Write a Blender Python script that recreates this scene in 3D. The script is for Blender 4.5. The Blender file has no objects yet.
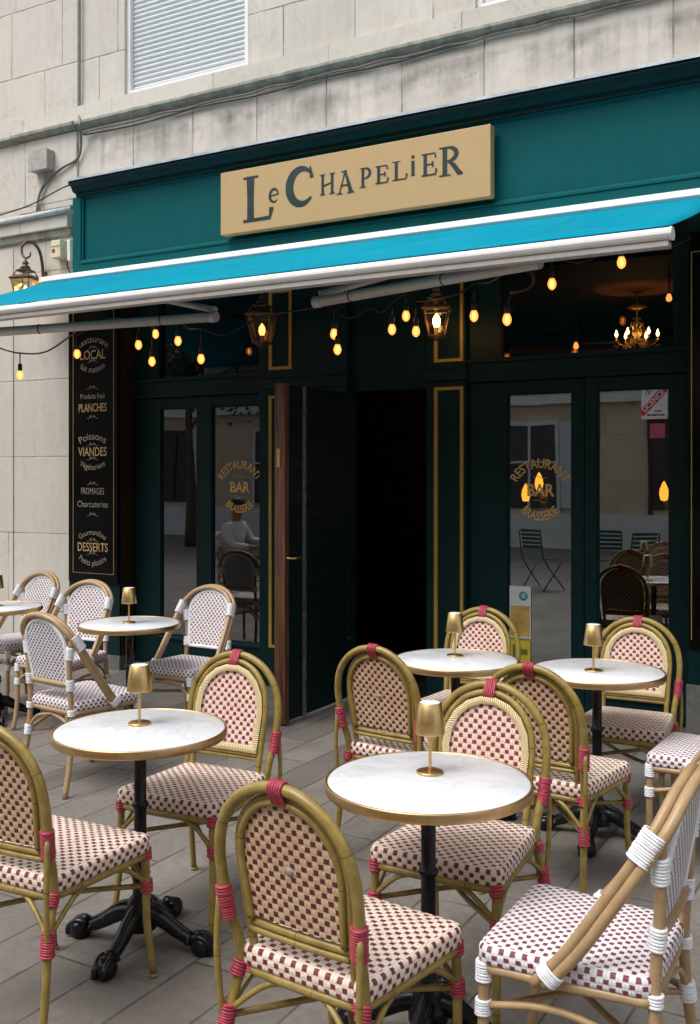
import bpy, bmesh, math, random
from mathutils import Vector, Matrix
random.seed(7)
R = math.radians
S = bpy.context.scene
COL = S.collection
# ------------------------------------------------------------------ camera, sky, sun, exposure
CAM_H, FPX, YAW, HOR = 1.63, 1000.0, R(29.5), 475.0
cam = bpy.data.objects.new('camera', bpy.data.cameras.new('camera'))
COL.objects.link(cam); S.camera = cam
cam.location = (0, 0, CAM_H); cam.rotation_euler = (R(90), 0, YAW)
cam.data.sensor_fit = 'HORIZONTAL'; cam.data.sensor_width = 36
cam.data.lens = 36*FPX/700; cam.data.shift_y = -(512-HOR)/700
cam.data.clip_start = 0.05; cam.data.clip_end = 500
S.render.resolution_x = 700; S.render.resolution_y = 1024
SUN_EL, SUN_AZ = R(58), R(205)      # azimuth clockwise from +Y: the light comes over the street, behind the camera
w = bpy.data.worlds.new('World'); S.world = w; w.use_nodes = True
nt = w.node_tree; bg = nt.nodes['Background']
sky = nt.nodes.new('ShaderNodeTexSky'); sky.sky_type = 'NISHITA'; sky.sun_disc = False
sky.sun_elevation = SUN_EL; sky.sun_rotation = SUN_AZ; sky.air_density = 1.0; sky.dust_density = 4.0
hs = nt.nodes.new('ShaderNodeHueSaturation'); hs.inputs['Saturation'].default_value = 0.30
nt.links.new(sky.outputs[0], hs.inputs['Color']); nt.links.new(hs.outputs[0], bg.inputs[0])
bg.inputs[1].default_value = 0.15
sl = bpy.data.lights.new('sun', 'SUN'); sl.energy = 0.9; sl.angle = R(35); sl.color = (1, .97, .92)
so = bpy.data.objects.new('sun', sl); COL.objects.link(so)
d = Vector((math.sin(SUN_AZ)*math.cos(SUN_EL), math.cos(SUN_AZ)*math.cos(SUN_EL), math.sin(SUN_EL)))
so.rotation_euler = d.to_track_quat('Z', 'Y').to_euler(); so.location = (0, -5, 14)
S.view_settings.view_transform = 'Standard'; S.view_settings.look = 'None'
S.view_settings.exposure = 0.70; S.view_settings.gamma = 1; S.view_settings.use_curve_mapping = False

ca, sa = math.cos(YAW), math.sin(YAW)
def P(px, py, Y):
    """the point of the wall plane y=Y that the photograph shows at (px,py)"""
    u = (px-350)/FPX; v = (HOR-py)/FPX; t = Y/(ca+sa*u)
    return Vector((t*(-sa+ca*u), Y, CAM_H+t*v))
def PX(px, Y): return P(px, HOR, Y).x
def PZ(px, py, Y): return P(px, py, Y).z

# ------------------------------------------------------------------ mesh helpers
class MB:
    def __init__(s): s.v = []; s.f = []; s.uv = []; s.sm = []
    def face(s, idx, uvs=None, smooth=False):
        s.f.append(tuple(idx)); s.uv.append(uvs); s.sm.append(smooth)
    def box(s, x0, x1, y0, y1, z0, z1):
        b = len(s.v)
        for x in (x0, x1):
            for y in (y0, y1):
                for z in (z0, z1): s.v.append(Vector((x, y, z)))
        for q in ((0,1,3,2), (4,6,7,5), (0,4,5,1), (2,3,7,6), (0,2,6,4), (1,5,7,3)):
            s.face([b+i for i in q])
        return s
    def prism(s, prof, x0, x1):
        """(y,z) profile extruded along x"""
        b = len(s.v); n = len(prof)
        for x in (x0, x1):
            for (y, z) in prof: s.v.append(Vector((x, y, z)))
        for i in range(n):
            j = (i+1) % n; s.face((b+i, b+j, b+n+j, b+n+i))
        s.face(list(range(b, b+n))[::-1]); s.face(range(b+n, b+2*n))
        return s
    def tube(s, pts, r, seg=10, smooth_path=0, cap=True, closed=False, mat=None):
        pts = [Vector(p) for p in pts]
        rs = list(r) if isinstance(r, (list, tuple)) else None
        if smooth_path:
            n = len(pts); out = []; ro = []
            rng = range(n if closed else n-1)
            for i in rng:
                p0 = pts[(i-1) % n] if (closed or i > 0) else pts[0]*2-pts[1]
                p1 = pts[i]; p2 = pts[(i+1) % n]
                p3 = pts[(i+2) % n] if (closed or i+2 < n) else pts[-1]*2-pts[-2]
                for k in range(smooth_path):
                    t = k/smooth_path
                    out.append(.5*((2*p1)+(p2-p0)*t+(2*p0-5*p1+4*p2-p3)*t*t+(3*p1-p0-3*p2+p3)*t**3))
                    if rs: ro.append(rs[i]*(1-t)+rs[(i+1) % n]*t)
            if not closed:
                out.append(pts[-1])
                if rs: ro.append(rs[-1])
            pts = out
            if rs: rs = ro
        n = len(pts); b = len(s.v); nrm = None; L = 0; Ls = []
        for i, p in enumerate(pts):
            if closed: tg = (pts[(i+1) % n]-pts[i-1])
            else: tg = pts[min(i+1, n-1)]-pts[max(i-1, 0)]
            if tg.length < 1e-9: tg = Vector((0, 0, 1))
            tg.normalize()
            if nrm is None:
                a = Vector((0, 0, 1)) if abs(tg.z) < .9 else Vector((1, 0, 0))
                nrm = tg.cross(a).normalized()
            else:
                nrm = (nrm-tg*nrm.dot(tg))
                nrm = nrm.normalized() if nrm.length > 1e-6 else tg.orthogonal().normalized()
            bi = tg.cross(nrm); rr = rs[i] if rs else r
            if i: L += (p-pts[i-1]).length
            Ls.append(L)
            for k in range(seg):
                a = 2*math.pi*k/seg
                s.v.append(p+nrm*math.cos(a)*rr+bi*math.sin(a)*rr)
        for i in range(n if closed else n-1):
            i2 = (i+1) % n
            for k in range(seg):
                k2 = (k+1) % seg
                l0, l1 = Ls[i], (Ls[i2] if i2 else L+.02)
                s.face((b+i*seg+k, b+i*seg+k2, b+i2*seg+k2, b+i2*seg+k),
                       [(k/seg, l0), ((k+1)/seg, l0), ((k+1)/seg, l1), (k/seg, l1)], True)
        if cap and not closed:
            s.face([b+k for k in range(seg)][::-1]); s.face([b+(n-1)*seg+k for k in range(seg)])
        return s
    def lathe(s, prof, seg=24, c=(0, 0, 0), smooth=True):
        b = len(s.v); n = len(prof); c = Vector(c)
        for (r, z) in prof:
            for k in range(seg):
                a = 2*math.pi*k/seg
                s.v.append(c+Vector((max(r, 1e-5)*math.cos(a), max(r, 1e-5)*math.sin(a), z)))
        for i in range(n-1):
            for k in range(seg):
                k2 = (k+1) % seg
                s.face((b+i*seg+k, b+i*seg+k2, b+(i+1)*seg+k2, b+(i+1)*seg+k), None, smooth)
        return s
    def xf(s, M, start=0):
        for i in range(start, len(s.v)): s.v[i] = M @ s.v[i]
        return s
    def build(s, name, mat, parent=None, bevel=0, autos=True):
        me = bpy.data.meshes.new(name)
        me.from_pydata([tuple(p) for p in s.v], [], s.f)
        if any(u for u in s.uv):
            ul = me.uv_layers.new(name='UVMap'); li = 0
            for f, u in zip(s.f, s.uv):
                for k in range(len(f)):
                    ul.data[li].uv = u[k] if u else (0, 0.05); li += 1
        for p, sm in zip(me.polygons, s.sm): p.use_smooth = sm
        me.materials.append(mat); me.update()
        o = bpy.data.objects.new(name, me); COL.objects.link(o)
        if parent: o.parent = parent
        if bevel:
            m = o.modifiers.new('bevel', 'BEVEL'); m.width = bevel; m.segments = 2; m.limit_method = 'ANGLE'; m.angle_limit = R(40)
            m.harden_normals = False
        return o
def tag(o, label=None, cat=None, group=None, kind=None):
    if label: o['label'] = label
    if cat: o['category'] = cat
    if group: o['group'] = group
    if kind: o['kind'] = kind
    return o
def empty(name, loc=(0, 0, 0), rz=0, label=None, cat=None, group=None):
    o = bpy.data.objects.new(name, None); COL.objects.link(o); o.empty_display_size = .1
    o.location = loc; o.rotation_euler = (0, 0, rz); return tag(o, label, cat, group)
def copy_tree(o, parent=None):
    c = o.copy(); COL.objects.link(c); c.parent = parent
    for ch in [x for x in KIDS.get(o.name, o.children)]: copy_tree(ch, c)
    return c
KIDS = {}
def place(proto, used, loc, rz, label, group=None):
    o = copy_tree(proto) if used else proto
    o.location = loc; o.rotation_euler = (0, 0, rz); o['label'] = label
    if group: o['group'] = group
    return o

# ------------------------------------------------------------------ materials
class NM:
    def __init__(s, name, rough=.5, metal=0, col=(.5, .5, .5), spec=None, coat=0):
        s.m = bpy.data.materials.new(name); s.m.use_nodes = True; s.t = s.m.node_tree
        s.b = s.t.nodes['Principled BSDF']
        s.b.inputs['Roughness'].default_value = rough; s.b.inputs['Metallic'].default_value = metal
        s.b.inputs['Base Color'].default_value = (*col, 1)
        if spec is not None: s.b.inputs['Specular IOR Level'].default_value = spec
        if coat: s.b.inputs['Coat Weight'].default_value = coat
    def n(s, typ, **kw):
        x = s.t.nodes.new(typ)
        for k, v in kw.items():
            if k in x.inputs.keys(): x.inputs[k].default_value = v
            else: setattr(x, k, v)
        return x
    def l(s, a, b): s.t.links.new(a, b)
    def coord(s, scale=(1, 1, 1), loc=(0, 0, 0), kind='Object', rot=(0, 0, 0)):
        c = s.n('ShaderNodeTexCoord'); m = s.n('ShaderNodeMapping')
        m.inputs['Scale'].default_value = scale; m.inputs['Location'].default_value = loc; m.inputs['Rotation'].default_value = rot
        s.l(c.outputs[kind], m.inputs[0]); return m.outputs[0]
    def wcoord(s, scale=(1, 1, 1), loc=(0, 0, 0), rot=(0, 0, 0)):
        c = s.n('ShaderNodeNewGeometry'); m = s.n('ShaderNodeMapping')
        m.inputs['Scale'].default_value = scale; m.inputs['Location'].default_value = loc; m.inputs['Rotation'].default_value = rot
        s.l(c.outputs['Position'], m.inputs[0]); return m.outputs[0]
    def noise(s, vec, scale=5, detail=4, rough=.5, dist=0):
        x = s.n('ShaderNodeTexNoise'); x.inputs['Scale'].default_value = scale; x.inputs['Detail'].default_value = detail
        x.inputs['Roughness'].default_value = rough; x.inputs['Distortion'].default_value = dist
        s.l(vec, x.inputs['Vector']); return x.outputs['Fac']
    def ramp(s, fac, stops):
        x = s.n('ShaderNodeValToRGB'); e = x.color_ramp.elements
        while len(e) < len(stops): e.new(.5)
        for el, (p, c) in zip(e, stops):
            el.position = p; el.color = (*c, 1) if not isinstance(c, (int, float)) else (c, c, c, 1)
        s.l(fac, x.inputs[0]); return x.outputs[0]
    def math(s, op, a, b=None, c=None):
        x = s.n('ShaderNodeMath', operation=op)
        for i, q in enumerate((a, b, c)):
            if q is None: continue
            if isinstance(q, (int, float)): x.inputs[i].default_value = q
            else: s.l(q, x.inputs[i])
        return x.outputs[0]
    def mix(s, fac, a, b, typ='MIX'):
        x = s.n('ShaderNodeMix', data_type='RGBA', blend_type=typ)
        for sock, q in ((x.inputs[0], fac), (x.inputs[6], a), (x.inputs[7], b)):
            if isinstance(q, (int, float)): sock.default_value = q
            elif isinstance(q, tuple): sock.default_value = (*q, 1)
            else: s.l(q, sock)
        return x.outputs[2]
    def col(s, q): s.l(q, s.b.inputs['Base Color'])
    def rough(s, fac, lo, hi):
        x = s.n('ShaderNodeMapRange'); x.inputs[3].default_value = lo; x.inputs[4].default_value = hi
        s.l(fac, x.inputs[0]); s.l(x.outputs[0], s.b.inputs['Roughness'])
    def bump(s, h, strength=.3, dist=.01):
        x = s.n('ShaderNodeBump'); x.inputs['Strength'].default_value = strength; x.inputs['Distance'].default_value = dist
        s.l(h, x.inputs['Height']); s.l(x.outputs[0], s.b.inputs['Normal'])
def simple(name, col, rough=.5, metal=0, var=.15, scale=20, bump=0, spec=None, coat=0):
    q = NM(name, rough, metal, col, spec, coat)
    c = q.coord(); n = q.noise(c, scale, 5, .6)
    q.col(q.ramp(n, [(.3, tuple(x*(1-var) for x in col)), (.7, tuple(min(1, x*(1+var)) for x in col))]))
    q.rough(n, max(0.02, rough-.1), min(1, rough+.1))
    if bump: q.bump(n, bump, .005)
    return q.m
def emis(name, col, strength):
    q = NM(name, .4, 0, col); q.b.inputs['Emission Color'].default_value = (*col, 1)
    q.b.inputs['Emission Strength'].default_value = strength; return q.m
def bamboo(name, base, dark, node, nodev=.6):
    q = NM(name, .34); uvn = q.n('ShaderNodeUVMap'); sp = q.n('ShaderNodeSeparateXYZ'); q.l(uvn.outputs[0], sp.inputs[0])
    w_ = q.coord((1, 1, 1)); n = q.noise(w_, 22, 5, .65)
    mp = q.n('ShaderNodeMapping'); mp.inputs['Scale'].default_value = (9, 5, 1); q.l(uvn.outputs[0], mp.inputs[0])
    st = q.noise(mp.outputs[0], 6, 4, .6)
    c = q.ramp(q.math('ADD', q.math('MULTIPLY', n, .6), q.math('MULTIPLY', st, .4)), [(.32, dark), (.66, base)])
    fr = q.math('FRACT', q.math('ADD', q.math('DIVIDE', sp.outputs[1], .23), .37))
    band = q.math('LESS_THAN', fr, .018)
    q.col(q.mix(q.math('MULTIPLY', band, nodev), c, node)); q.rough(n, .24, .45)
    nb = q.math('SMOOTH_MIN', q.math('ABSOLUTE', q.math('SUBTRACT', fr, .01)), .05, .02)
    q.bump(q.math('ADD', q.math('MULTIPLY', nb, 8), q.math('MULTIPLY', st, .3)), .35, .003)
    return q.m
M = {}
M['bamboo_olive'] = bamboo('olive_cane', (.37, .27, .075), (.175, .115, .024), (.07, .04, .012))
M['bamboo_tan'] = bamboo('tan_cane', (.46, .31, .165), (.33, .215, .11), (.2, .12, .06), .0)
def weave(name, light, light2, dark, dark2, per=.034, row=.0172, fw=.42, fh=.78):
    """staggered checks woven in plastic strand; UV is in metres"""
    q = NM(name, .42, spec=.22); uvn = q.n('ShaderNodeUVMap'); sp = q.n('ShaderNodeSeparateXYZ'); q.l(uvn.outputs[0], sp.inputs[0])
    wob = q.noise(uvn.outputs[0], 60, 2)
    U = q.math('ADD', sp.outputs[0], q.math('MULTIPLY', q.math('SUBTRACT', wob, .5), .004)); V = q.math('ADD', sp.outputs[1], q.math('MULTIPLY', q.math('SUBTRACT', wob, .5), .003))
    v = q.math('DIVIDE', V, row); j = q.math('FLOOR', v); fv = q.math('SUBTRACT', v, j)
    par = q.math('MULTIPLY', q.math('MODULO', q.math('ABSOLUTE', j), 2), .5)
    u = q.math('ADD', q.math('ADD', q.math('DIVIDE', U, per), par), q.math('MULTIPLY', q.math('SUBTRACT', q.noise(uvn.outputs[0], 22, 2), .5), .16)); fu = q.math('FRACT', u)
    du = q.math('ABSOLUTE', q.math('SUBTRACT', fu, .5)); dv = q.math('ABSOLUTE', q.math('SUBTRACT', fv, .5))
    isd = q.math('MULTIPLY', q.math('LESS_THAN', du, fw/2), q.math('LESS_THAN', dv, fh/2))
    # two-strand ridges of the light cane
    fs = q.math('FRACT', q.math('MULTIPLY', u, 4)); ridge = q.math('SINE', q.math('MULTIPLY', fs, math.pi))
    over = q.math('SINE', q.math('MULTIPLY', fv, math.pi))
    hl = q.math('MULTIPLY', q.math('ADD', .35, q.math('MULTIPLY', q.math('SUBTRACT', 1, isd), .65)), q.math('ADD', q.math('MULTIPLY', ridge, .35), .65))
    h = q.math('MULTIPLY', hl, q.math('ADD', .7, q.math('MULTIPLY', over, .3)))
    n = q.noise(uvn.outputs[0], 90, 3); n2 = q.noise(uvn.outputs[0], 9, 3)
    lc = q.mix(q.ramp(n2, [(.35, 0), (.65, 1)]), light, light2); dc = q.mix(n, dark, dark2)
    gap = q.math('LESS_THAN', fs, .13)
    lc = q.mix(q.math('MULTIPLY', gap, .45), lc, tuple(x*.45 for x in light))
    edge = q.math('GREATER_THAN', dv, .44)
    lc = q.mix(q.math('MULTIPLY', edge, .18), lc, tuple(x*.4 for x in light))
    fin = q.mix(isd, lc, dc); gr = q.ramp(q.noise(q.coord(), 7, 6, .7), [(.42, 0), (.75, 1)]); fin = q.mix(q.math('MULTIPLY', gr, .12), fin, tuple(x*.55 for x in light2))
    sv_ = q.noise(uvn.outputs[0], 130, 1); fin = q.mix(q.math('MULTIPLY', q.math('SUBTRACT', sv_, .3), .20), fin, tuple(x*.6 for x in light))
    q.col(fin); q.bump(q.math('ADD', h, q.math('MULTIPLY', sv_, .3)), .9, .004)
    return q.m
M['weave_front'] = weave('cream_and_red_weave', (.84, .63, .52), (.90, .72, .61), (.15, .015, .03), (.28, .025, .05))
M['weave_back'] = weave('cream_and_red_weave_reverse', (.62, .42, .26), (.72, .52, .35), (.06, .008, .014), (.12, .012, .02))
M['weave_seat'] = weave('cream_and_red_seat_weave', (.84, .70, .58), (.90, .79, .68), (.085, .008, .016), (.23, .016, .036), per=.034, row=.0172, fw=.41, fh=.74)
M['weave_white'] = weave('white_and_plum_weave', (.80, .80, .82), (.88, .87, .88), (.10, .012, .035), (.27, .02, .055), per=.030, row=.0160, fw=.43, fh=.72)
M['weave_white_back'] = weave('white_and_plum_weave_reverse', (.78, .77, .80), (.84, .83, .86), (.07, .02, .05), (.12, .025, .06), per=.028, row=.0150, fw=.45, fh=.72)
M['red_cord'] = simple('red_cord', (.40, .045, .075), .42, 0, .25, 60, .2)
M['white_cord'] = simple('white_cord', (.80, .82, .86), .40, 0, .06, 60, .2)
q = NM('cream_braid', .45); uvn = q.n('ShaderNodeUVMap'); mp = q.n('ShaderNodeMapping'); mp.inputs['Rotation'].default_value = (0, 0, R(38)); mp.inputs['Scale'].default_value = (90, 90, 90)
q.l(uvn.outputs[0], mp.inputs[0]); wv = q.n('ShaderNodeTexWave'); wv.inputs['Scale'].default_value = .55; wv.inputs['Distortion'].default_value = 1.5; q.l(mp.outputs[0], wv.inputs[0])
q.col(q.ramp(wv.outputs['Fac'], [(.05, (.42, .27, .10)), (.45, (.80, .66, .36)), (1, (.86, .74, .46))])); q.bump(wv.outputs['Fac'], .6, .004); M['braid'] = q.m
# marble
q = NM('white_marble', .16, 0, (.85, .86, .88)); c = q.wcoord(); n1 = q.noise(c, 3.2, 8, .62, 1.2)
v = q.math('ABSOLUTE', q.math('SUBTRACT', n1, .5)); ve = q.ramp(v, [(0, (.60, .62, .66)), (.012, (.70, .72, .76)), (.05, (.755, .775, .81))])
q.col(q.mix(q.math('MULTIPLY', q.noise(c, 1.7, 3), .5), ve, (.745, .77, .805))); q.rough(q.noise(c, 14, 4), .16, .30); M['marble'] = q.m
def brass(name, col, rough, var=.15):
    q = NM(name, rough, 1, col); c = q.coord((1, 1, 25)); n = q.noise(c, 12, 4, .6); n2 = q.noise(q.coord(), 40, 3)
    q.col(q.ramp(n2, [(.3, tuple(x*(1-var) for x in col)), (.7, col)])); q.rough(n, rough-.08, rough+.12); return q.m
M['brass'] = brass('brushed_brass', (.70, .49, .22), .34)
M['rim'] = brass('brass_rim', (.66, .45, .22), .36)
M['iron'] = simple('black_cast_iron', (.006, .0065, .008), .26, 0, .4, 30, .5, spec=.35)
M['lamp_top'] = simple('opal_lamp_top', (.85, .85, .83), .3, 0, .02)
# paints
def paint(name, col, rough, dirt=.25, streak=.0, spec=None):
    q = NM(name, rough, 0, col, spec); c = q.wcoord(); n = q.noise(c, 4, 6, .65); n2 = q.noise(q.wcoord((14, 14, 1.2)), 2.5, 5, .6)
    f = q.math('ADD', q.math('MULTIPLY', n, .5), q.math('MULTIPLY', n2, .5))
    cc = q.ramp(f, [(.30, tuple(x*(1-dirt) for x in col)), (.55, col), (.78, tuple(min(1, x*(1+dirt)+.006*dirt) for x in col))])
    sp = q.ramp(q.noise(c, 70, 2), [(.74, 0), (.78, 1)]); cc = q.mix(q.math('MULTIPLY', sp, .06), cc, (.5, .5, .45))
    gm = q.ramp(q.noise(q.wcoord((5, 5, .9), (2, 7, 1)), 2.0, 7, .7), [(.50, 0), (.72, 1)]); cc = q.mix(q.math('MULTIPLY', gm, .12), cc, tuple(min(1, x*.6+.012) for x in col))
    q.col(cc); q.rough(n2, rough-.07, rough+.15); q.bump(q.noise(q.wcoord((1, 1, .2)), 60, 3), .06, .002)
    return q.m
M['teal'] = paint('teal_green_paint', (.0004, .086, .092), .5, .14, spec=.10)
M['green_dark'] = paint('bottle_green_paint', (.0014, .0215, .0225), .42, .3, spec=.18)
M['cornice_dark'] = paint('dark_teal_paint', (.0006, .030, .034), .42, spec=.22)
M['gold_paint'] = paint('ochre_gold_paint', (.42, .27, .045), .42, .3)
M['gold_thin'] = simple('gold_leaf', (.33, .24, .09), .4, .2, .3, 120)
M['gold_letter'] = simple('gold_lettering', (.42, .28, .11), .45, .0, .3, 90)
M['glass_gold'] = simple('gold_glass_lettering', (.66, .42, .14), .45, .0, .2, 90)
M['silver_letter'] = simple('pale_lettering', (.26, .235, .18), .5, 0, .3, 90)
M['board_black'] = simple('black_glossy_board', (.003, .003, .003), .12, 0, .3, 5, spec=.18)
M['sign_gold'] = paint('gold_sign_panel', (.50, .325, .150), .36, .05)
M['sign_letter'] = paint('dark_green_letters', (.008, .028, .030), .3, .5)
M['wood_raw'] = None
q = NM('worn_varnished_wood', .5); c = q.coord((18, 18, 1.1)); n = q.noise(c, 3, 7, .7, .5)
q.col(q.ramp(n, [(.3, (.02, .009, .005)), (.5, (.095, .036, .015)), (.72, (.20, .09, .04))])); q.bump(n, .4, .004); M['wood_raw'] = q.m
q = NM('boarded_green_panel', .5, spec=.2); c = q.wcoord(); sp = q.n('ShaderNodeSeparateXYZ'); q.l(c, sp.inputs[0])
fr = q.math('FRACT', q.math('DIVIDE', sp.outputs[2], .11)); g = q.math('LESS_THAN', fr, .06); n = q.noise(q.wcoord((1, 2, 14)), 3, 5)
q.col(q.mix(g, q.ramp(n, [(.3, (.0015, .009, .010)), (.7, (.003, .015, .016))]), (.001, .004, .004))); q.bump(q.math('SUBTRACT', 1, g), .5, .004); M['green_boards'] = q.m
M['steel_strip'] = simple('scuffed_steel', (.20, .21, .21), .45, .6, .5, 25, .3)
# stone
def stone(name, rowh, blockw, offz, offx, base=(.58, .555, .51), stains=True, zst=None, jdark=.45):
    q = NM(name, .82); c = q.n('ShaderNodeNewGeometry'); sp = q.n('ShaderNodeSeparateXYZ'); q.l(c.outputs['Position'], sp.inputs[0])
    wn = q.noise(q.wcoord(), 5, 3); j = q.math('MULTIPLY', q.math('SUBTRACT', wn, .5), .012)
    z = q.math('DIVIDE', q.math('ADD', q.math('ADD', sp.outputs[2], -offz), j), rowh); zi = q.math('FLOOR', z); fz = q.math('SUBTRACT', z, zi)
    wh = q.n('ShaderNodeTexWhiteNoise', noise_dimensions='1D'); q.l(zi, wh.inputs['W'])
    x = q.math('ADD', q.math('DIVIDE', q.math('ADD', q.math('ADD', sp.outputs[0], -offx), j), blockw), q.math('MULTIPLY', wh.outputs['Value'], .9))
    xi = q.math('FLOOR', x); fx = q.math('SUBTRACT', x, xi)
    ez = q.math('MULTIPLY', q.math('SUBTRACT', .5, q.math('ABSOLUTE', q.math('SUBTRACT', fz, .5))), rowh)
    ex = q.math('MULTIPLY', q.math('SUBTRACT', .5, q.math('ABSOLUTE', q.math('SUBTRACT', fx, .5))), blockw)
    e = q.math('MINIMUM', ez, ex)
    cmb = q.n('ShaderNodeCombineXYZ'); q.l(xi, cmb.inputs[0]); q.l(zi, cmb.inputs[1])
    wb = q.n('ShaderNodeTexWhiteNoise', noise_dimensions='3D'); q.l(cmb.outputs[0], wb.inputs['Vector'])
    n = q.noise(q.wcoord(), 2.2, 9, .68); n2 = q.noise(q.wcoord((1, 1, .8)), 15, 7, .72); n3 = q.noise(q.wcoord(), 80, 3)
    f = q.math('ADD', q.math('MULTIPLY', n, .55), q.math('MULTIPLY', n2, .45))
    cc = q.ramp(f, [(.28, tuple(x*.74 for x in base)), (.46, base), (.7, tuple(min(1, x*1.17) for x in base))])
    tone = q.math('ADD', .90, q.math('MULTIPLY', wb.outputs['Value'], .17)); cb = q.n('ShaderNodeCombineXYZ')
    for k, tv in enumerate((1.0, .985, .96)): q.l(q.math('MULTIPLY', tone, tv), cb.inputs[k])
    cc = q.mix(1.0, cc, cb.outputs[0], 'MULTIPLY')
    warm = q.ramp(wb.outputs['Value'], [(.75, 0), (.8, 1)]); cc = q.mix(q.math('MULTIPLY', warm, .22), cc, (.50, .43, .32))
    # small pits and rust-brown marks
    pit = q.ramp(q.noise(q.wcoord(), 34, 3, .6), [(.66, 0), (.74, 1)]); cc = q.mix(q.math('MULTIPLY', pit, .35), cc, (.20, .16, .12))
    if stains:
        sv = q.noise(q.wcoord((7, 7, .55)), 1.6, 5, .65); sv = q.ramp(sv, [(.45, 0), (.66, 1)])
        if zst:
            mr = q.n('ShaderNodeMapRange'); mr.inputs[1].default_value = zst[0]; mr.inputs[2].default_value = zst[1]; q.l(sp.outputs[2], mr.inputs[0])
            rise = q.ramp(mr.outputs[0], [(0, 0), (.25, .35), (.62, 1), (.72, .75), (.78, .2), (1, .1)])
            up = q.math('MULTIPLY', rise, q.math('GREATER_THAN', sp.outputs[0], zst[2]))
            blot = q.ramp(q.noise(q.wcoord((1, 1, 1.6)), 2.6, 5, .6), [(.40, 0), (.60, 1)]); cc = q.mix(q.math('MULTIPLY', q.math('ADD', q.math('MULTIPLY', sv, .42), q.math('MULTIPLY', blot, .62)), up), cc, (.15, .14, .135))
        cc = q.mix(q.math('MULTIPLY', sv, .10), cc, (.24, .225, .20))
    big = q.ramp(q.noise(q.wcoord(), 1.1, 7, .7), [(.46, 0), (.68, 1)]); cc = q.mix(q.math('MULTIPLY', big, .30), cc, (.34, .31, .27))
    crk = q.math('ABSOLUTE', q.math('SUBTRACT', q.noise(q.wcoord(), 1.7, 8, .62, .8), .5)); crk = q.ramp(crk, [(0, 1), (.004, 0)]); cm_ = q.ramp(q.noise(q.wcoord((1, 1, 1), (3, 1, 7)), 1.3, 3), [(.52, 0), (.6, 1)])
    cc = q.mix(q.math('MULTIPLY', q.math('MULTIPLY', crk, cm_), .55), cc, (.14, .12, .10))
    e = q.math('ADD', e, q.math('MULTIPLY', q.math('SUBTRACT', q.noise(q.wcoord(), 38, 4, .7), .5), .009))
    jt = q.ramp(e, [(0, 1), (.0025, 1), (.0065, 0)]); jn = q.ramp(q.noise(q.wcoord(), 3.5, 3), [(.35, .2), (.6, 1)])
    cc = q.mix(q.math('MULTIPLY', q.math('MULTIPLY', jt, jn), jdark*1.6), cc, (.12, .105, .09))
    q.col(cc); q.bump(q.math('SUBTRACT', q.math('ADD', q.math('MULTIPLY', n2, .35), q.math('MULTIPLY', n3, .12)), q.math('MULTIPLY', jt, .8)), .45, .008)
    return q.m
M['stone_wall'] = stone('limestone_ashlar', .585, .62, 4.0, -6.55, zst=(4.12, 4.60, -6.0), jdark=.6)
M['stone_pier'] = stone('limestone_pier_blocks', .675, 1.9, .44, -8.0, base=(.55, .525, .485))
M['stone_trim'] = stone('limestone_moulding', 5.0, 1.05, 2.0, -6.33, base=(.56, .54, .495), stains=False)
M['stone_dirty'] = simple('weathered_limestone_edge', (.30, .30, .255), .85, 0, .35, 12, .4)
M['stone_plinth'] = simple('grey_plinth_stone', (.13, .13, .12), .8, 0, .25, 14, .4)
# pavement: long slabs running towards the facade
q = NM('grey_paving_slabs', .7); c = q.n('ShaderNodeNewGeometry'); sp = q.n('ShaderNodeSeparateXYZ'); q.l(c.outputs['Position'], sp.inputs[0])
wn = q.noise(q.wcoord(), 3, 3); j = q.math('MULTIPLY', q.math('SUBTRACT', wn, .5), .02)
a = q.math('DIVIDE', q.math('ADD', q.math('ADD', sp.outputs[0], .075), j), .225); ai = q.math('FLOOR', a); fa = q.math('SUBTRACT', a, ai)
wh = q.n('ShaderNodeTexWhiteNoise', noise_dimensions='1D'); q.l(ai, wh.inputs['W'])
b_ = q.math('ADD', q.math('DIVIDE', q.math('ADD', sp.outputs[1], j), 1.05), q.math('MULTIPLY', wh.outputs['Value'], 1.0)); bi = q.math('FLOOR', b_); fb = q.math('SUBTRACT', b_, bi)
ea = q.math('MULTIPLY', q.math('SUBTRACT', .5, q.math('ABSOLUTE', q.math('SUBTRACT', fa, .5))), .225)
eb = q.math('MULTIPLY', q.math('SUBTRACT', .5, q.math('ABSOLUTE', q.math('SUBTRACT', fb, .5))), 1.05)
e = q.math('MINIMUM', ea, eb); cmb = q.n('ShaderNodeCombineXYZ'); q.l(ai, cmb.inputs[0]); q.l(bi, cmb.inputs[1])
wb = q.n('ShaderNodeTexWhiteNoise', noise_dimensions='3D'); q.l(cmb.outputs[0], wb.inputs['Vector'])
n = q.noise(q.wcoord(), 2.0, 10, .7); n2 = q.noise(q.wcoord(), 28, 8, .72); n3 = q.noise(q.wcoord(), 150, 3)
f = q.math('ADD', q.math('MULTIPLY', n, .5), q.math('MULTIPLY', n2, .5))
cc = q.ramp(f, [(.3, (.078, .069, .060)), (.45, (.162, .149, .133)), (.60, (.222, .206, .187)), (.8, (.34, .315, .285))])
tone = q.math('ADD', .80, q.math('MULTIPLY', wb.outputs['Value'], .32)); cb = q.n('ShaderNodeCombineXYZ')
for k, tv in enumerate((1.0, .99, .985)): q.l(q.math('MULTIPLY', tone, tv), cb.inputs[k])
cc = q.mix(1.0, cc, cb.outputs[0], 'MULTIPLY')
warm = q.ramp(wb.outputs['Value'], [(.0, 1), (.25, 0)]); cc = q.mix(q.math('MULTIPLY', warm, .25), cc, (.15, .112, .086))
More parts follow.
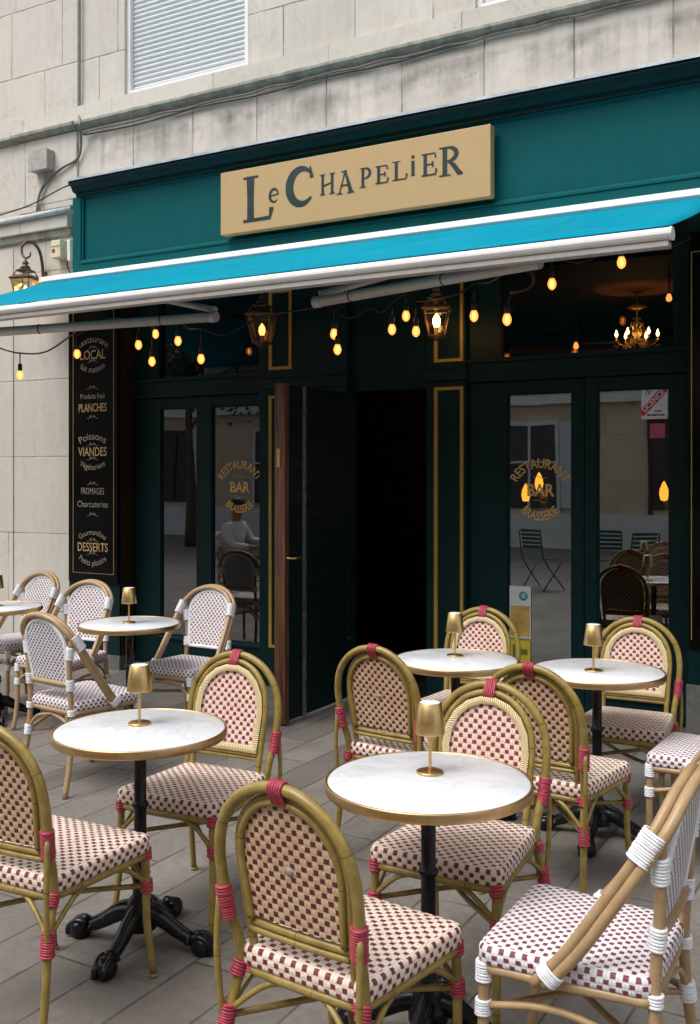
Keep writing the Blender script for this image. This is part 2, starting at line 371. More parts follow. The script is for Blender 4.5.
spot = q.ramp(q.noise(q.wcoord(), 45, 4, .7), [(.64, 0), (.70, 1)]); cc = q.mix(q.math('MULTIPLY', spot, .5), cc, (.05, .042, .036))
pale = q.ramp(q.noise(q.wcoord((1, 1, 1), (4, 2, 0)), 5, 7, .75), [(.58, 0), (.72, 1)]); cc = q.mix(q.math('MULTIPLY', pale, .3), cc, (.23, .22, .205))
wp = q.ramp(q.noise(q.wcoord((1, 1, 1), (9, 4, 0)), 1.4, 6, .7), [(.48, 0), (.66, 1)]); cc = q.mix(q.math('MULTIPLY', wp, .35), cc, (.125, .098, .078))
vo = q.n('ShaderNodeTexVoronoi'); vo.inputs['Scale'].default_value = 5.5; q.l(q.wcoord(), vo.inputs['Vector']); gum = q.ramp(vo.outputs['Distance'], [(.05, 1), (.08, 0)]); cc = q.mix(q.math('MULTIPLY', gum, .35), cc, (.07, .062, .055))
e = q.math('ADD', e, q.math('MULTIPLY', q.math('SUBTRACT', q.noise(q.wcoord(), 60, 4, .7), .5), .006))
jt = q.ramp(e, [(0, 1), (.002, 1), (.0055, 0)]); jv = q.ramp(q.noise(q.wcoord(), 6, 4), [(.35, .35), (.6, 1)])
cc = q.mix(q.math('MULTIPLY', jt, jv), cc, (.032, .028, .024))
q.col(cc); q.rough(n2, .5, .8)
q.bump(q.math('SUBTRACT', q.math('ADD', q.math('MULTIPLY', n2, .4), q.math('MULTIPLY', n3, .12)), q.math('MULTIPLY', jt, .9)), .5, .006)
M['paving'] = q.m
# glass: thin pane that mirrors the street
q = NM('window_glass'); t = q.t; out = [x for x in t.nodes if x.type == 'OUTPUT_MATERIAL'][0]
fz = q.n('ShaderNodeFresnel'); fz.inputs[0].default_value = 2.5; gl = q.n('ShaderNodeBsdfGlossy'); gl.inputs['Roughness'].default_value = .0
gl.inputs['Color'].default_value = (.95, .97, 1, 1)
tr = q.n('ShaderNodeBsdfTransparent'); tr.inputs[0].default_value = (.70, .74, .73, 1); mx = q.n('ShaderNodeMixShader')
bz = q.noise(q.wcoord((1, 1, .4)), 1.1, 2); bb = q.n('ShaderNodeBump'); bb.inputs['Strength'].default_value = .25; bb.inputs['Distance'].default_value = .01
q.l(bz, bb.inputs['Height']); q.l(bb.outputs[0], gl.inputs['Normal'])
q.l(fz.outputs[0], mx.inputs[0]); q.l(tr.outputs[0], mx.inputs[1]); q.l(gl.outputs[0], mx.inputs[2]); q.l(mx.outputs[0], out.inputs[0]); M['glass'] = q.m; M['transom_glass'] = q.m.copy(); [setattr(n_.inputs[0], 'default_value', 1.45) for n_ in M['transom_glass'].node_tree.nodes if n_.type == 'FRESNEL']
q = NM('lantern_glass'); out = [x for x in q.t.nodes if x.type == 'OUTPUT_MATERIAL'][0]
fz = q.n('ShaderNodeFresnel'); gl = q.n('ShaderNodeBsdfGlossy'); gl.inputs['Roughness'].default_value = .08
tr = q.n('ShaderNodeBsdfTransparent'); tr.inputs[0].default_value = (.9, .82, .62, 1); mx = q.n('ShaderNodeMixShader')
q.l(fz.outputs[0], mx.inputs[0]); q.l(tr.outputs[0], mx.inputs[1]); q.l(gl.outputs[0], mx.inputs[2]); q.l(mx.outputs[0], out.inputs[0]); M['lantern_glass'] = q.m
q = NM('amber_bulb_glass'); out = [x for x in q.t.nodes if x.type == 'OUTPUT_MATERIAL'][0]
tr = q.n('ShaderNodeBsdfTransparent'); tr.inputs[0].default_value = (1, .62, .28, 1); em = q.n('ShaderNodeEmission'); em.inputs[0].default_value = (1, .28, .06, 1); em.inputs[1].default_value = 1.0
ad = q.n('ShaderNodeAddShader'); q.l(tr.outputs[0], ad.inputs[0]); q.l(em.outputs[0], ad.inputs[1]); q.l(ad.outputs[0], out.inputs[0]); M['bulb_glass'] = q.m
# awning
q = NM('turquoise_awning_fabric', .9, spec=.05); c = q.wcoord(); n = q.noise(c, 1.5, 5); n2 = q.noise(q.wcoord((1, 8, 8)), 10, 5)
q.col(q.ramp(q.math('ADD', q.math('MULTIPLY', n, .6), q.math('MULTIPLY', n2, .4)), [(.3, (.0, .205, .305)), (.7, (.0, .255, .365))]))
ao = [l_ for l_ in q.b.inputs['Base Color'].links][0].from_socket; sx_ = q.n('ShaderNodeSeparateXYZ'); q.l(c, sx_.inputs[0]); fs_ = q.math('ABSOLUTE', q.math('SUBTRACT', q.math('FRACT', q.math('DIVIDE', sx_.outputs[0], 1.18)), .5))
seam = q.math('LESS_THAN', fs_, .008); ao = q.mix(q.math('MULTIPLY', seam, .35), ao, (.0, .12, .18)); wm = q.ramp(q.noise(q.wcoord((1.2, 3, 1)), 2.4, 7, .7), [(.50, 0), (.70, 1)]); q.col(q.mix(q.math('MULTIPLY', wm, .14), ao, (.12, .24, .27))); q.bump(q.math('ADD', q.math('MULTIPLY', n2, .3), q.noise(q.wcoord((.6, 3, 3), rot=(0, 0, .5)), 2.2, 3)), .35, .02); M['awning'] = q.m
M['white_metal'] = paint('white_lacquered_aluminium', (.80, .80, .80), .4, .06)
M['grey_metal'] = paint('grey_lacquered_aluminium', (.50, .48, .45), .4, .15)
M['zinc'] = simple('zinc_flashing', (.42, .46, .50), .38, .5, .25, 8)
M['black_rubber'] = simple('black_rubber_cable', (.012, .012, .012), .5)
M['grey_cable'] = simple('weathered_grey_cable', (.16, .15, .135), .6, 0, .3)
M['pvc'] = simple('pale_conduit', (.50, .52, .52), .5, 0, .2)
M['shutter'] = simple('pale_grey_shutter', (.55, .60, .63), .45, 0, .05)
M['ivory'] = simple('ivory_plastic', (.66, .60, .42), .5)
M['box_grey'] = simple('grey_plastic_box', (.36, .34, .31), .6, 0, .25)
M['old_bronze'] = simple('weathered_bronze', (.12, .085, .055), .45, .7, .4, 30)
M['old_copper'] = simple('aged_brass', (.30, .19, .08), .4, .8, .35, 30)
M['bulb'] = emis('warm_filament_bulb', (1, .36, .09), 1.5)
M['core'] = emis('bright_filament', (1, .44, .13), 5.5)
M['filament'] = emis('glowing_filament', (1, .55, .18), 16)
M['dim'] = emis('dim_lantern_bulb', (1, .40, .12), 2.2)
M['candle'] = emis('candle_bulb', (1, .50, .14), 22)
M['flame'] = emis('amber_wall_light', (1, .34, .03), 2.6)
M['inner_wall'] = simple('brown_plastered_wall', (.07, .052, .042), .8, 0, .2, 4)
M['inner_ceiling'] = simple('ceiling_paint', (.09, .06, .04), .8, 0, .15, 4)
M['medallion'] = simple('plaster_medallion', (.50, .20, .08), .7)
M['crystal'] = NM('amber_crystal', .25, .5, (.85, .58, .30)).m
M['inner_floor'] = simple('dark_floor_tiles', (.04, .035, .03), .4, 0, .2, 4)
M['dark_wood'] = simple('dark_brown_wood', (.035, .02, .012), .45, 0, .3, 10)
M['opp_wall'] = stone('opposite_stone', .5, .9, 0, 0, base=(.62, .52, .40), stains=False)
M['opp_light'] = simple('pale_render_plinth', (.66, .68, .68), .8, 0, .1, 3)
M['opp_dark'] = simple('dark_window_recess', (.03, .035, .035), .3)
M['chair_green'] = simple('green_lacquered_steel', (.02, .09, .085), .35)

# ------------------------------------------------------------------ planes of the street
W = 6.32       # stone wall face
F = 6.50       # shopfront joinery face
O = 6.20       # fascia face
XL = -6.36     # left end of the shopfront
# ground
g = MB().box(-90, 90, -90, 90, -.4, 0).build('pavement', M['paving']); tag(g, kind='structure')

# ------------------------------------------------------------------ the building
B = empty('stone_building', (-3.5, 7, 0), 0, 'pale limestone building whose ground floor holds the green shopfront', 'building')
def bpart(mb, name, mat, parent=None, bevel=0):
    o = mb.build(name, mat, None, bevel); o.parent = parent or B
    o.matrix_parent_inverse = Matrix.Translation(-B.location) if (parent is None) else Matrix.Identity(4)
    return o
WX = [(PX(127, W+.03), PX(250, W+.03)), (-2.60, -1.38), (.5, 1.72), (-8.76, -7.54)]
WX.sort()
ZS = 4.785; ZT = 7.0
mb = MB()
xs = -14.0
mb.box(-14, 9, W, W+.5, 3.32, ZS)
for (a, b) in WX:
    mb.box(xs, a, W, W+.5, ZS, ZT); xs = b
mb.box(xs, 9, W, W+.5, ZS, ZT); mb.box(-14, 9, W, W+.5, ZT, 13)
mb.box(-14, XL-.001, W, W+.5, 3.05, 3.32)
bpart(mb, 'wall', M['stone_wall'])
bpart(MB().box(-14, XL-.002, W+.001, W+.5, 0, 3.05).box(XL-.002, 9, 6.95, 7.3, 3.2, 3.31).box(-1.1, 9, W+.03, W+.5, .0, 3.3), 'pier', M['stone_pier'])
# shallow raised strip of the pier at the far left
x12 = PX(12, W-.02)
bpart(MB().box(-14, x12, W-.008, W-.001, 0, 3.66), 'pier_strip', M['stone_pier'], bevel=.004)
# string course
zc = ZS
prof = [(W, 4.785), (W-.04, 4.775), (W-.045, 4.64), (W-.095, 4.625), (W-.10, 4.585), (W-.06, 4.56), (W-.03, 4.53), (W, 4.525)]
xj = PX(79, W)
bpart(MB().prism([(y, z) for y, z in prof[:2]]+[(W-.045, 4.65), (W, 4.65)], -14, 9), 'string_course', M['stone_trim'])
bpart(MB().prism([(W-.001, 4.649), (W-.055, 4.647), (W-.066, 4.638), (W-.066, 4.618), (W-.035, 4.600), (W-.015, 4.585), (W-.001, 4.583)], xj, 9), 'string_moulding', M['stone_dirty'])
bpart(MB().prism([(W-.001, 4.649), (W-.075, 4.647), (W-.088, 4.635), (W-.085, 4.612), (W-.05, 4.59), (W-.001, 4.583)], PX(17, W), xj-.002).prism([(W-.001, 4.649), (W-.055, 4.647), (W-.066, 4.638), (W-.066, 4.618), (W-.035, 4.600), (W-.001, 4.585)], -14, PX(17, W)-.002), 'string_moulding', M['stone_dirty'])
# raised pilaster at the left of the upper wall (joint seen at px 80)
bpart(MB().box(PX(20, W), xj-.004, W-.018, W-.001, 3.95, 4.582), 'pilaster', M['stone_wall'], bevel=.003)
bpart(MB().box(-14, xj, W-.018, W-.001, 4.786, 13), 'pilaster', M['stone_wall'], bevel=.003)
# capital block over the pier
bpart(MB().box(PX(4, W), PX(73, W), W-.07, W-.001, 3.755, 3.90).box(-14, PX(3, W), W-.03, W-.001, 3.74, 3.90), 'capital', M['stone_trim'], bevel=.008)
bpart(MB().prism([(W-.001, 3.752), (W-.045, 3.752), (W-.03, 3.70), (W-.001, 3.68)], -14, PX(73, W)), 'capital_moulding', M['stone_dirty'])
# window shutters
for (a, b) in WX:
    wfr = bpart(MB().box(a, a+.035, W+.03, W+.09, ZS+.005, ZT).box(b-.05, b, W+.03, W+.09, ZS+.005, ZT).box(a+.036, b-.051, W+.03, W+.09, ZS+.005, ZS+.045), 'window_frame', M['white_metal'])
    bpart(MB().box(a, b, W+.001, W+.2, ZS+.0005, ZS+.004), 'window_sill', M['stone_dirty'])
    m_ = MB(); z = ZS+.05
    while z < ZT:
        m_.prism([(W+.085, z), (W+.070, z+.003), (W+.064, z+.018), (W+.066, z+.035), (W+.085, z+.0395)], a+.036, b-.051); z += .040
    m_.box(a+.036, b-.051, W+.086, W+.09, ZS+.05, ZT)
    bpart(m_, 'roller_shutter', M['shutter'])
# --- shopfront
# fascia: box with inset panel, mouldings
zf0, zf1 = 3.325, 3.97
bpart(MB().box(-6.20, 3.0, O+.03, W+.05, zf0, zf1), 'fascia', M['teal'])
fr_ = MB()
fr_.box(-6.20, 3.0, O, O+.029, zf0, zf0+.075)
fr_.box(-6.20, -6.11, O, O+.029, zf0+.076, zf1)
fr_.prism([(O-.008, zf0+.077), (O-.008, zf0+.092), (O+.012, zf0+.112), (O+.029, zf0+.114), (O+.029, zf0+.077)], -6.109, 3.0)
fr_.prism([(O+.029, zf1-.02), (O+.005, zf1-.005), (O+.005, zf1), (O+.029, zf1)], -6.109, 3.0)
fa_ = fr_.build('fascia_frame', M['teal']); fa_.parent = B; fa_.matrix_parent_inverse = Matrix.Translation(-B.location)
fr2 = MB().box(-6.109, -6.09, O+.01, O+.029, zf0+.115, zf1-.021); bpart(fr2, 'fascia_bead', M['teal'])
bpart(MB().prism([(W+.03, zf1+.001), (O-.01, zf1+.001), (O-.012, zf1+.022), (O-.045, zf1+.030), (O-.07, zf1+.07), (O-.10, zf1+.085), (O-.10, zf1+.108), (W+.03, zf1+.115)], PX(68, 6.10), 3.0), 'cornice', M['cornice_dark'])
bpart(MB().prism([(W-.001, zf1+.150), (O-.112, zf1+.116), (O-.114, zf1+.102), (O-.118, zf1+.102), (O-.118, zf1+.122), (W-.001, zf1+.158)], PX(67, 6.09), 3.0), 'flashing', M['zinc'])
# side return and piers
gd = M['green_dark']
bpart(MB().box(XL, -5.785, W-.001, 6.9, .12, 3.32), 'left_pier', gd)
bpart(MB().box(-5.786, -5.775, W+.02, 6.5, .12, 3.32), 'return_panel', M['dark_wood'])
bpart(MB().box(XL, -5.775, W-.015, 6.9, 0, .119), 'plinth', M['stone_plinth'])
bpart(MB().box(-1.205, 3.0, W-.02, 6.9, .36, 3.32), 'right_pier', gd)
bpart(MB().box(-1.215, 3.0, W-.035, 6.9, 0, .359), 'plinth', M['stone_plinth'], bevel=.008)
# joinery: stiles and rails between openings, on plane F. measured from the photograph
zr0, zr1 = 2.27, 2.43       # rail between doors and transoms
zt1 = 3.12                  # head
x0 = -5.775; x1 = -1.206
xa, xb, xc, xd = PX(162, F), PX(198, F), PX(214, F), PX(262, F)
xpl0, xpl1 = PX(265, F), PX(300, F)
xo0, xo1 = -3.655, PX(431, F)
xpr1 = PX(470, F)
xe, xf, xg, xh = PX(508, F), PX(573, F), PX(598, F), PX(671, F)
ztop = 2.185
fm = MB()
fm.box(x0, x1, F-.03, F+.06, zt1, 3.32)
fm.box(x0, xpl0, F-.045, F+.06, zr0, zr1); fm.box(xpr1, x1, F-.045, F+.06, zr0, zr1)
fm.prism([(F-.045, zr1), (F-.045, zr1-.03), (F-.07, zr1-.025), (F-.07, zr1)], x0, xpl0); fm.prism([(F-.046, zr1+.001), (F-.046, zr1-.03), (F-.07, zr1-.025), (F-.07, zr1+.001)], xpr1, x1)
fm.prism([(F-.045, zr0+.03), (F-.045, zr0), (F-.06, zr0+.005), (F-.06, zr0+.03)], x0, xpl0); fm.prism([(F-.045, zr0+.03), (F-.045, zr0), (F-.06, zr0+.005), (F-.06, zr0+.03)], xpr1, x1)
fm.box(xo0, xo1, F-.03, F+.06, zr0-.02, zt1)
tl0 = PX(161, F); tr1 = PX(674, F); tr0 = PX(500, F)
fm.box(x0, tl0, F-.03, F+.06, zr1, zt1); fm.box(tr1, x1, F-.03, F+.06, zr1, zt1); fm.box(xpr1, tr0, F-.03, F+.06, zr1, zt1)
bpart(fm, 'shop_frame', gd)
bpart(MB().box(x0, xo0-.002, F-.045, F+.5, 0, .05).box(xo1, x1, F-.06, F+.5, 0, .05), 'step', M['stone_plinth'], bevel=.006)
# pilasters with gold beading
def pilaster(a, b, zb, zt, zt2, bead_a, bead_b, bottom, top, ubottom):
    o = bpart(MB().box(a, b, F-.08, F+.06, .0, zr0+.02).box(a-.01, b+.01, F-.10, F+.06, zr0+.02, zr1-.06).box(a, b, F-.08, F+.06, zr1-.06, 3.32), 'pilaster', gd, bevel=.004)
    t_ = .022
    for (z0, z1, nm) in ((bottom, top, 0), (ubottom, 3.05, 1)):
        g_ = MB()
        for (p0, p1, q0, q1) in ((bead_a, bead_a+t_*1.2, z0, z1), (bead_b-t_, bead_b, z0, z1), (bead_a+t_*1.2, bead_b-t_, z0, z0+t_), (bead_a+t_*1.2, bead_b-t_, z1-t_, z1)):
            g_.box(p0, p1, F-.093, F-.079, q0, q1)
        q_ = g_.build('gold_bead', M['gold_paint']); q_.parent = o
pilaster(xpl0, xo0, 0, 0, 0, PX(269.5, F-.08), PX(292, F-.08), .30, 2.24, 2.44)
pilaster(xo1, xpr1, 0, 0, 0, PX(434, F-.09), PX(463, F-.09), .30, 2.245, 2.42)
# glazed door leaves (pane is a child)
def door(xl, xr, gl0, gl1, gz0, gz1, ztopd, yoff, handle=None):
    m_ = MB(); y0, y1 = F-.02+yoff, F+.03+yoff
    m_.box(xl, gl0, y0, y1, .055, ztopd); m_.box(gl1, xr, y0, y1, .055, ztopd)
    m_.box(gl0, gl1, y0, y1, gz1, ztopd); m_.box(gl0, gl1, y0, y1, .055, gz0)
    # bead round the glass
    for (p0, p1, q0, q1) in ((gl0, gl0+.012, gz0, gz1), (gl1-.012, gl1, gz0, gz1), (gl0+.012, gl1-.012, gz0, gz0+.012), (gl0+.012, gl1-.012, gz1-.012, gz1)):
        m_.box(p0, p1, y0+.012, y1-.01, q0, q1)
    m_.prism([(y0, gz0-.035), (y0-.018, gz0-.03), (y0-.018, gz0-.012), (y0, gz0-.004)], gl0-.02, gl1+.02)
    o = bpart(m_, 'glazed_door', gd, bevel=.003)
    p_ = MB().box(gl0+.001, gl1-.001, F+.004+yoff, F+.008+yoff, gz0+.001, gz1-.001).build('pane', M['glass']); p_.parent = o
    return o
zb_l, zb_r = .30, .21
door(x0+.02, (xb+xc)/2-.003, xa, xb, zb_l, ztop-.0, zr0-.004, 0)
door((xb+xc)/2+.003, xpl0-.004, xc, xd, zb_l, ztop, zr0-.004, -.012)
door(xpr1+.004, (xf+xg)/2-.003, xe, xf, zb_r, ztop, zr0-.004, 0)
door((xf+xg)/2+.003, x1-.003, xg, xh, zb_r, ztop, zr0-.004, -.012)
for (a, b) in ((tl0, xpl0-.002), (tr0, tr1)):
    o = bpart(MB().box(a, b, F+.02, F+.03, zr1+.001, zr1+.02).box(a, b, F+.02, F+.03, zt1-.02, zt1-.001), 'transom_window', M['dark_wood'] if a > -4 else gd)
    p_ = MB().box(a+.001, b-.001, F+.01, F+.014, zr1+.001, zt1-.001).build('pane', M['transom_glass']); p_.parent = o
# folding leaf standing open at right angles
xlf = -3.555
lf = bpart(MB().box(xlf-.045, xlf, 5.47, 5.64, .03, 2.22).box(xlf-.04, xlf-.001, 5.68, 6.24, .03, 2.22), 'open_door', M['green_boards'])
e_ = MB().box(xlf-.075, xlf+.004, 5.42, 5.469, .02, 2.225).build('worn_edge', M['wood_raw']); e_.parent = lf
e_ = MB().box(xlf-.04, xlf+.006, 5.641, 5.679, .02, 2.22).build('hinge_strip', M['steel_strip']); e_.parent = lf
e_ = MB().tube([(xlf-.09, 5.45, 1.09), (xlf+.05, 5.45, 1.09)], .007, 8).tube([(xlf+.05, 5.45, 1.09), (xlf+.055, 5.53, 1.09)], .007, 8).tube([(xlf-.09, 5.45, 1.09), (xlf-.09, 5.53, 1.09)], .007, 8).build('handle', M['brass']); e_.parent = lf
e_ = MB()
for hz in (.35, 1.15, 1.95): e_.box(xlf-.034, xlf-.028, 6.24, 6.416, hz, hz+.09).box(xlf-.11, xlf-.0341, 6.41, 6.4165, hz, hz+.09)
e_ = e_.build('hinge', gd); e_.parent = lf
e_ = MB().box(xlf-.055, xlf-.03, 5.414, 5.42, 1.68, 1.80).build('lock_plate', M['brass']); e_.parent = lf

# interior of the restaurant
YB = 11.2; CEIL = 3.2
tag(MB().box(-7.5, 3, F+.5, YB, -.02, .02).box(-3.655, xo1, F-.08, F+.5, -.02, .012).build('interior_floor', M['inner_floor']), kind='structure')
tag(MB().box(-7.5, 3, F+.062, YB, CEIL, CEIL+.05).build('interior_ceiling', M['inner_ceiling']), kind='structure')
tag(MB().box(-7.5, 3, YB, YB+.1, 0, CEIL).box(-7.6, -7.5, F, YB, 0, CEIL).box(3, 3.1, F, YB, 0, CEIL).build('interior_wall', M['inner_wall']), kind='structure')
# ------------------------------------------------------------------ the opposite side of the street (mirrored in the glass)
OB = empty('opposite_building', (-4, -8.5, 0), 0, 'beige building across the street, seen mirrored in the shop glass', 'building')
m_ = MB().box(-34, 20, -12, -8.5, .78, 9.5)
for (nm, mb_, mt) in (('wall', m_, M['opp_wall']), ('plinth', MB().box(-34, 20, -12, -8.46, 0, .779), M['opp_light']), ('cornice', MB().box(-34, 20, -8.499, -8.3, 3.2, 3.38), M['opp_light'])):
    o = mb_.build(nm, mt); o.parent = OB; o.matrix_parent_inverse = Matrix.Translation(-OB.location)
for k in range(14):
    x = -32+k*3.4
    fr3 = MB()
    for (a_, b_2, c_2, d_2) in ((x-.08, x, .8, 2.85), (x+1.3, x+1.38, .8, 2.85), (x, x+1.3, 2.75, 2.85), (x+.62, x+.68, .9, 2.75), (x, x+.62, 1.9, 1.95), (x+.68, x+1.3, 1.9, 1.95)): fr3.box(a_, b_2, -8.469, -8.44, c_2, d_2)
    fr3 = fr3.build('window_frame', M['opp_light'] if k % 2 else M['dark_wood']); fr3.parent = OB; fr3.matrix_parent_inverse = Matrix.Translation(-OB.location)
    if k % 3 == 1:
        sh_ = MB().box(x-.72, x-.1, -8.47, -8.43, .9, 2.8).box(x+1.4, x+2.02, -8.47, -8.43, .9, 2.8).build('shutter', M['shutter']); sh_.parent = OB; sh_.matrix_parent_inverse = Matrix.Translation(-OB.location)
    o = MB().box(x, x+1.3, -8.499, -8.47, .9 if k % 3 else .78, 2.75).box(x+.1, x+1.2, -8.499, -8.47, 4.3, 6.3).build('window', M['opp_dark']); o.parent = OB; o.matrix_parent_inverse = Matrix.Translation(-OB.location)

# ------------------------------------------------------------------ awning
YF_, ZFB = 4.62, 2.705        # front bar axis
XA0, XA1 = -6.46, -.96
AW = empty('awning', (-3.7, 6.15, 3.25), 0, 'turquoise fabric awning with white bars sloping out under the green fascia', 'awning')
def apart(mb, name, mat, bevel=0):
    o = mb.build(name, mat, None, bevel); o.parent = AW; o.matrix_parent_inverse = Matrix.Translation(-AW.location); return o
# slight sag, grid cloth
m_ = MB(); nx, ny = 40, 10
for i in range(nx+1):
    for k in range(ny+1):
        s_ = k/ny; x = XA0+(XA1-XA0)*i/nx; y = 6.12+(YF_-6.12)*s_; z = 3.262+(ZFB+.045-3.262)*s_ - .02*math.sin(math.pi*s_)
        z += .003*math.sin(i*1.1)*math.sin(math.pi*s_)
        m_.v.append(Vector((x, y, z)))
for i in range(nx):
    for k in range(ny):
        a = i*(ny+1)+k; m_.face((a, a+ny+1, a+ny+2, a+1), None, True)
o = apart(m_, 'fabric', M['awning']); sd = o.modifiers.new('thickness', 'SOLIDIFY'); sd.thickness = .003
def capsule_bar(x0, x1, cy, cz, ry, rz, n=14):
    return MB().prism([(cy+ry*math.cos(2*math.pi*k/n+.2), cz+rz*math.sin(2*math.pi*k/n+.2)) for k in range(n)], x0, x1)
apart(capsule_bar(XA0-.02, XA1+.0, YF_, ZFB+.01, .040, .029), 'front_bar', M['white_metal'], .003)
apart(MB().box(XA0-.02, XA1-.005, YF_-.015, YF_+.05, ZFB-.048, ZFB-.021), 'bar_rail', M['grey_metal'], .004)
apart(capsule_bar(XA1+.001, XA1+.012, YF_, ZFB+.01, .042, .031), 'end_cap', M['white_metal'])
apart(MB().prism([(6.19, 3.24), (6.08, 3.245), (6.065, 3.262), (6.07, 3.295), (6.10, 3.31), (6.19, 3.315)], XA0+.0, XA1+.3), 'cassette', M['white_metal'], .003)
def arm(xe, ye, ze, xh, yh, zh, xs_, ys_, zs_):
    a_ = apart(MB().tube([(xe, ye, ze), (xh, yh, zh)], .031, 14), 'arm', M['grey_metal'])
    u_ = MB().tube([(xe, ye+.02, ze+.05), (xs_, ys_, zs_)], .022, 12).build('upper_arm', M['grey_metal']); u_.parent = a_
    c_ = MB().tube([Vector((xe, ye, ze))+Vector((.014, 0, 0))*k for k in (-1.5, -1, 0, 2)] if xh < xe else [Vector((xe, ye, ze))+Vector((.014, 0, 0))*k for k in (-2, 0, 1, 1.5)], [.036, .036, .036, .034], 16).build('elbow_joint', M['grey_metal']); c_.parent = a_
    for s_ in (.18, .62):
        p = Vector((xe, ye, ze)).lerp(Vector((xh, yh, zh)), s_); dd = (Vector((xh, yh, zh))-Vector((xe, ye, ze))).normalized()*.003
        r_ = MB().tube([p-dd, p+dd], .034, 14).build('cable_tie', M['black_rubber']); r_.parent = a_
EL = P(213, 317, 5.25); EH = P(-60, 336, 4.66)
arm(EL.x, EL.y, EL.z, EH.x, EH.y, EH.z, PX(120, 6.05), 6.05, 3.10)
ER = P(318, 302, 5.2); EH2 = P(540, 262.5, 4.70)
arm(ER.x, ER.y, ER.z, EH2.x, EH2.y, EH2.z, PX(500, 6.05), 6.05, 3.10)

# ------------------------------------------------------------------ sign board and lettering
YS = 6.115
SG = empty('shop_sign', (-4.1, YS, 3.3), 0, 'gold sign board reading Le Chapelier in dark letters on the green fascia', 'sign')
def spart(mb, name, mat, par=SG, bevel=0):
    o = mb.build(name, mat, None, bevel); o.parent = par; o.matrix_parent_inverse = Matrix.Translation(-par.location); return o
sx0, sx1 = PX(220.6, YS), PX(490.5, YS)
sz1 = (PZ(220.6, 172.9, YS)+PZ(490.5, 124, YS))/2; sz0 = (PZ(220.6, 235, YS)+PZ(490.5, 196.5, YS))/2
spart(MB().box(sx0, sx1, YS, O-.012, sz0, sz1), 'panel', M['sign_gold'], bevel=.004)
spart(MB().box(sx0+.06, sx1-.06, O-.011, O+.02, sz0+.05, sz1-.05), 'mounting', M['old_bronze'])
SH = sz1-sz0
lay = [0]
def ribbon(mb, pts, y):
    """pts: (x,z,width) -> flat stroke"""
    n = len(pts); b = len(mb.v)
    for i, (x, z, w_) in enumerate(pts):
        p0 = pts[max(i-1, 0)]; p1 = pts[min(i+1, n-1)]
        t_ = Vector((p1[0]-p0[0], p1[1]-p0[1])); t_.normalize(); nn = Vector((-t_.y, t_.x))
        for s_ in (-.5, .5): mb.v.append(Vector((x+nn.x*w_*s_, y, z+nn.y*w_*s_)))
    for i in range(n-1): mb.face((b+2*i, b+2*i+1, b+2*i+3, b+2*i+2))
def arcpts(cx, cz, rx, rz, a0, a1, w0, wm, w1, n=22):
    out = []
    for k in range(n+1):
        s_ = k/n; a = R(a0+(a1-a0)*s_); w_ = w0+(wm-w0)*math.sin(math.pi*s_) if s_ < .5 else w1+(wm-w1)*math.sin(math.pi*s_)
        out.append((cx+rx*math.cos(a), cz+rz*math.sin(a), w_))
    return out
T, t = .17, .055
G = {
 'L': [[(.30, 1, .26), (.30, .5, .21), (.30, .03, .23)], [(.06, .97, .06), (.56, .97, .06)], [(.06, .04, .08), (.95, .05, .10)], [(.93, .03, .05), (.99, .26, .15)]],
 'e': [arcpts(.5, .5, .40, .44, 350, 40, .05, .05, .05)[::-1][:0] or arcpts(.5, .5, .38, .42, 5, 320, .10, .24, .07), [(.14, .50, .11), (.90, .56, .10)]],
 'C': [arcpts(.52, .5, .42, .44, 45, 318, .08, .27, .08), [(.80, .97, .05), (.86, .68, .13)]],
 'H': [[(.20, 1, .17), (.20, 0, .17)], [(.80, 1, .17), (.80, 0, .17)], [(.2, .42, .09), (.8, .55, .09)], [(.02, .98, .05), (.38, .98, .05)], [(.62, .98, .05), (.98, .98, .05)], [(.02, .02, .05), (.38, .02, .05)], [(.62, .02, .05), (.98, .02, .05)]],
 'A': [[(.50, 1, .08), (.16, .02, .09)], [(.48, 1, .10), (.82, .02, .24)], [(.22, .36, .08), (.78, .36, .08)], [(.0, .02, .06), (.32, .02, .06)], [(.6, .02, .06), (1.0, .02, .06)], [(.28, .95, .06), (.60, .97, .06)]],
 'P': [[(.28, 1, .20), (.28, 0, .20)], arcpts(.38, .71, .40, .26, 92, -92, .07, .20, .07), [(.05, .98, .05), (.45, .98, .05)], [(.05, .02, .05), (.52, .02, .05)]],
 'E': [[(.28, 1, .22), (.28, 0, .22)], [(.06, .96, .08), (.90, .96, .08)], [(.28, .50, .08), (.74, .50, .08)], [(.06, .04, .08), (.94, .04, .08)], [(.88, .99, .05), (.92, .76, .12)], [(.90, .01, .05), (.97, .28, .12)], [(.74, .62, .10), (.74, .38, .10)]],
 'l': [[(.30, 1, .20), (.30, 0, .20)], [(.06, .98, .05), (.56, .98, .05)], [(.06, .04, .07), (.92, .04, .08)], [(.90, .02, .05), (.97, .30, .13)]],
 'i': [[(.5, .72, .55), (.5, 0, .55)], [(.1, .70, .05), (.8, .70, .05)], [(.1, .02, .05), (.95, .02, .05)], [(.5, .97, .5), (.5, .84, .5)]],
 'R': [[(.26, 1, .20), (.26, 0, .20)], arcpts(.36, .73, .38, .24, 92, -92, .07, .19, .07), [(.42, .49, .10), (.62, .34, .18), (.86, .04, .20), (1.0, .02, .08)], [(.02, .98, .05), (.45, .98, .05)], [(.02, .02, .05), (.50, .02, .05)]],
}
zoom = lambda x: 200+x/2.333
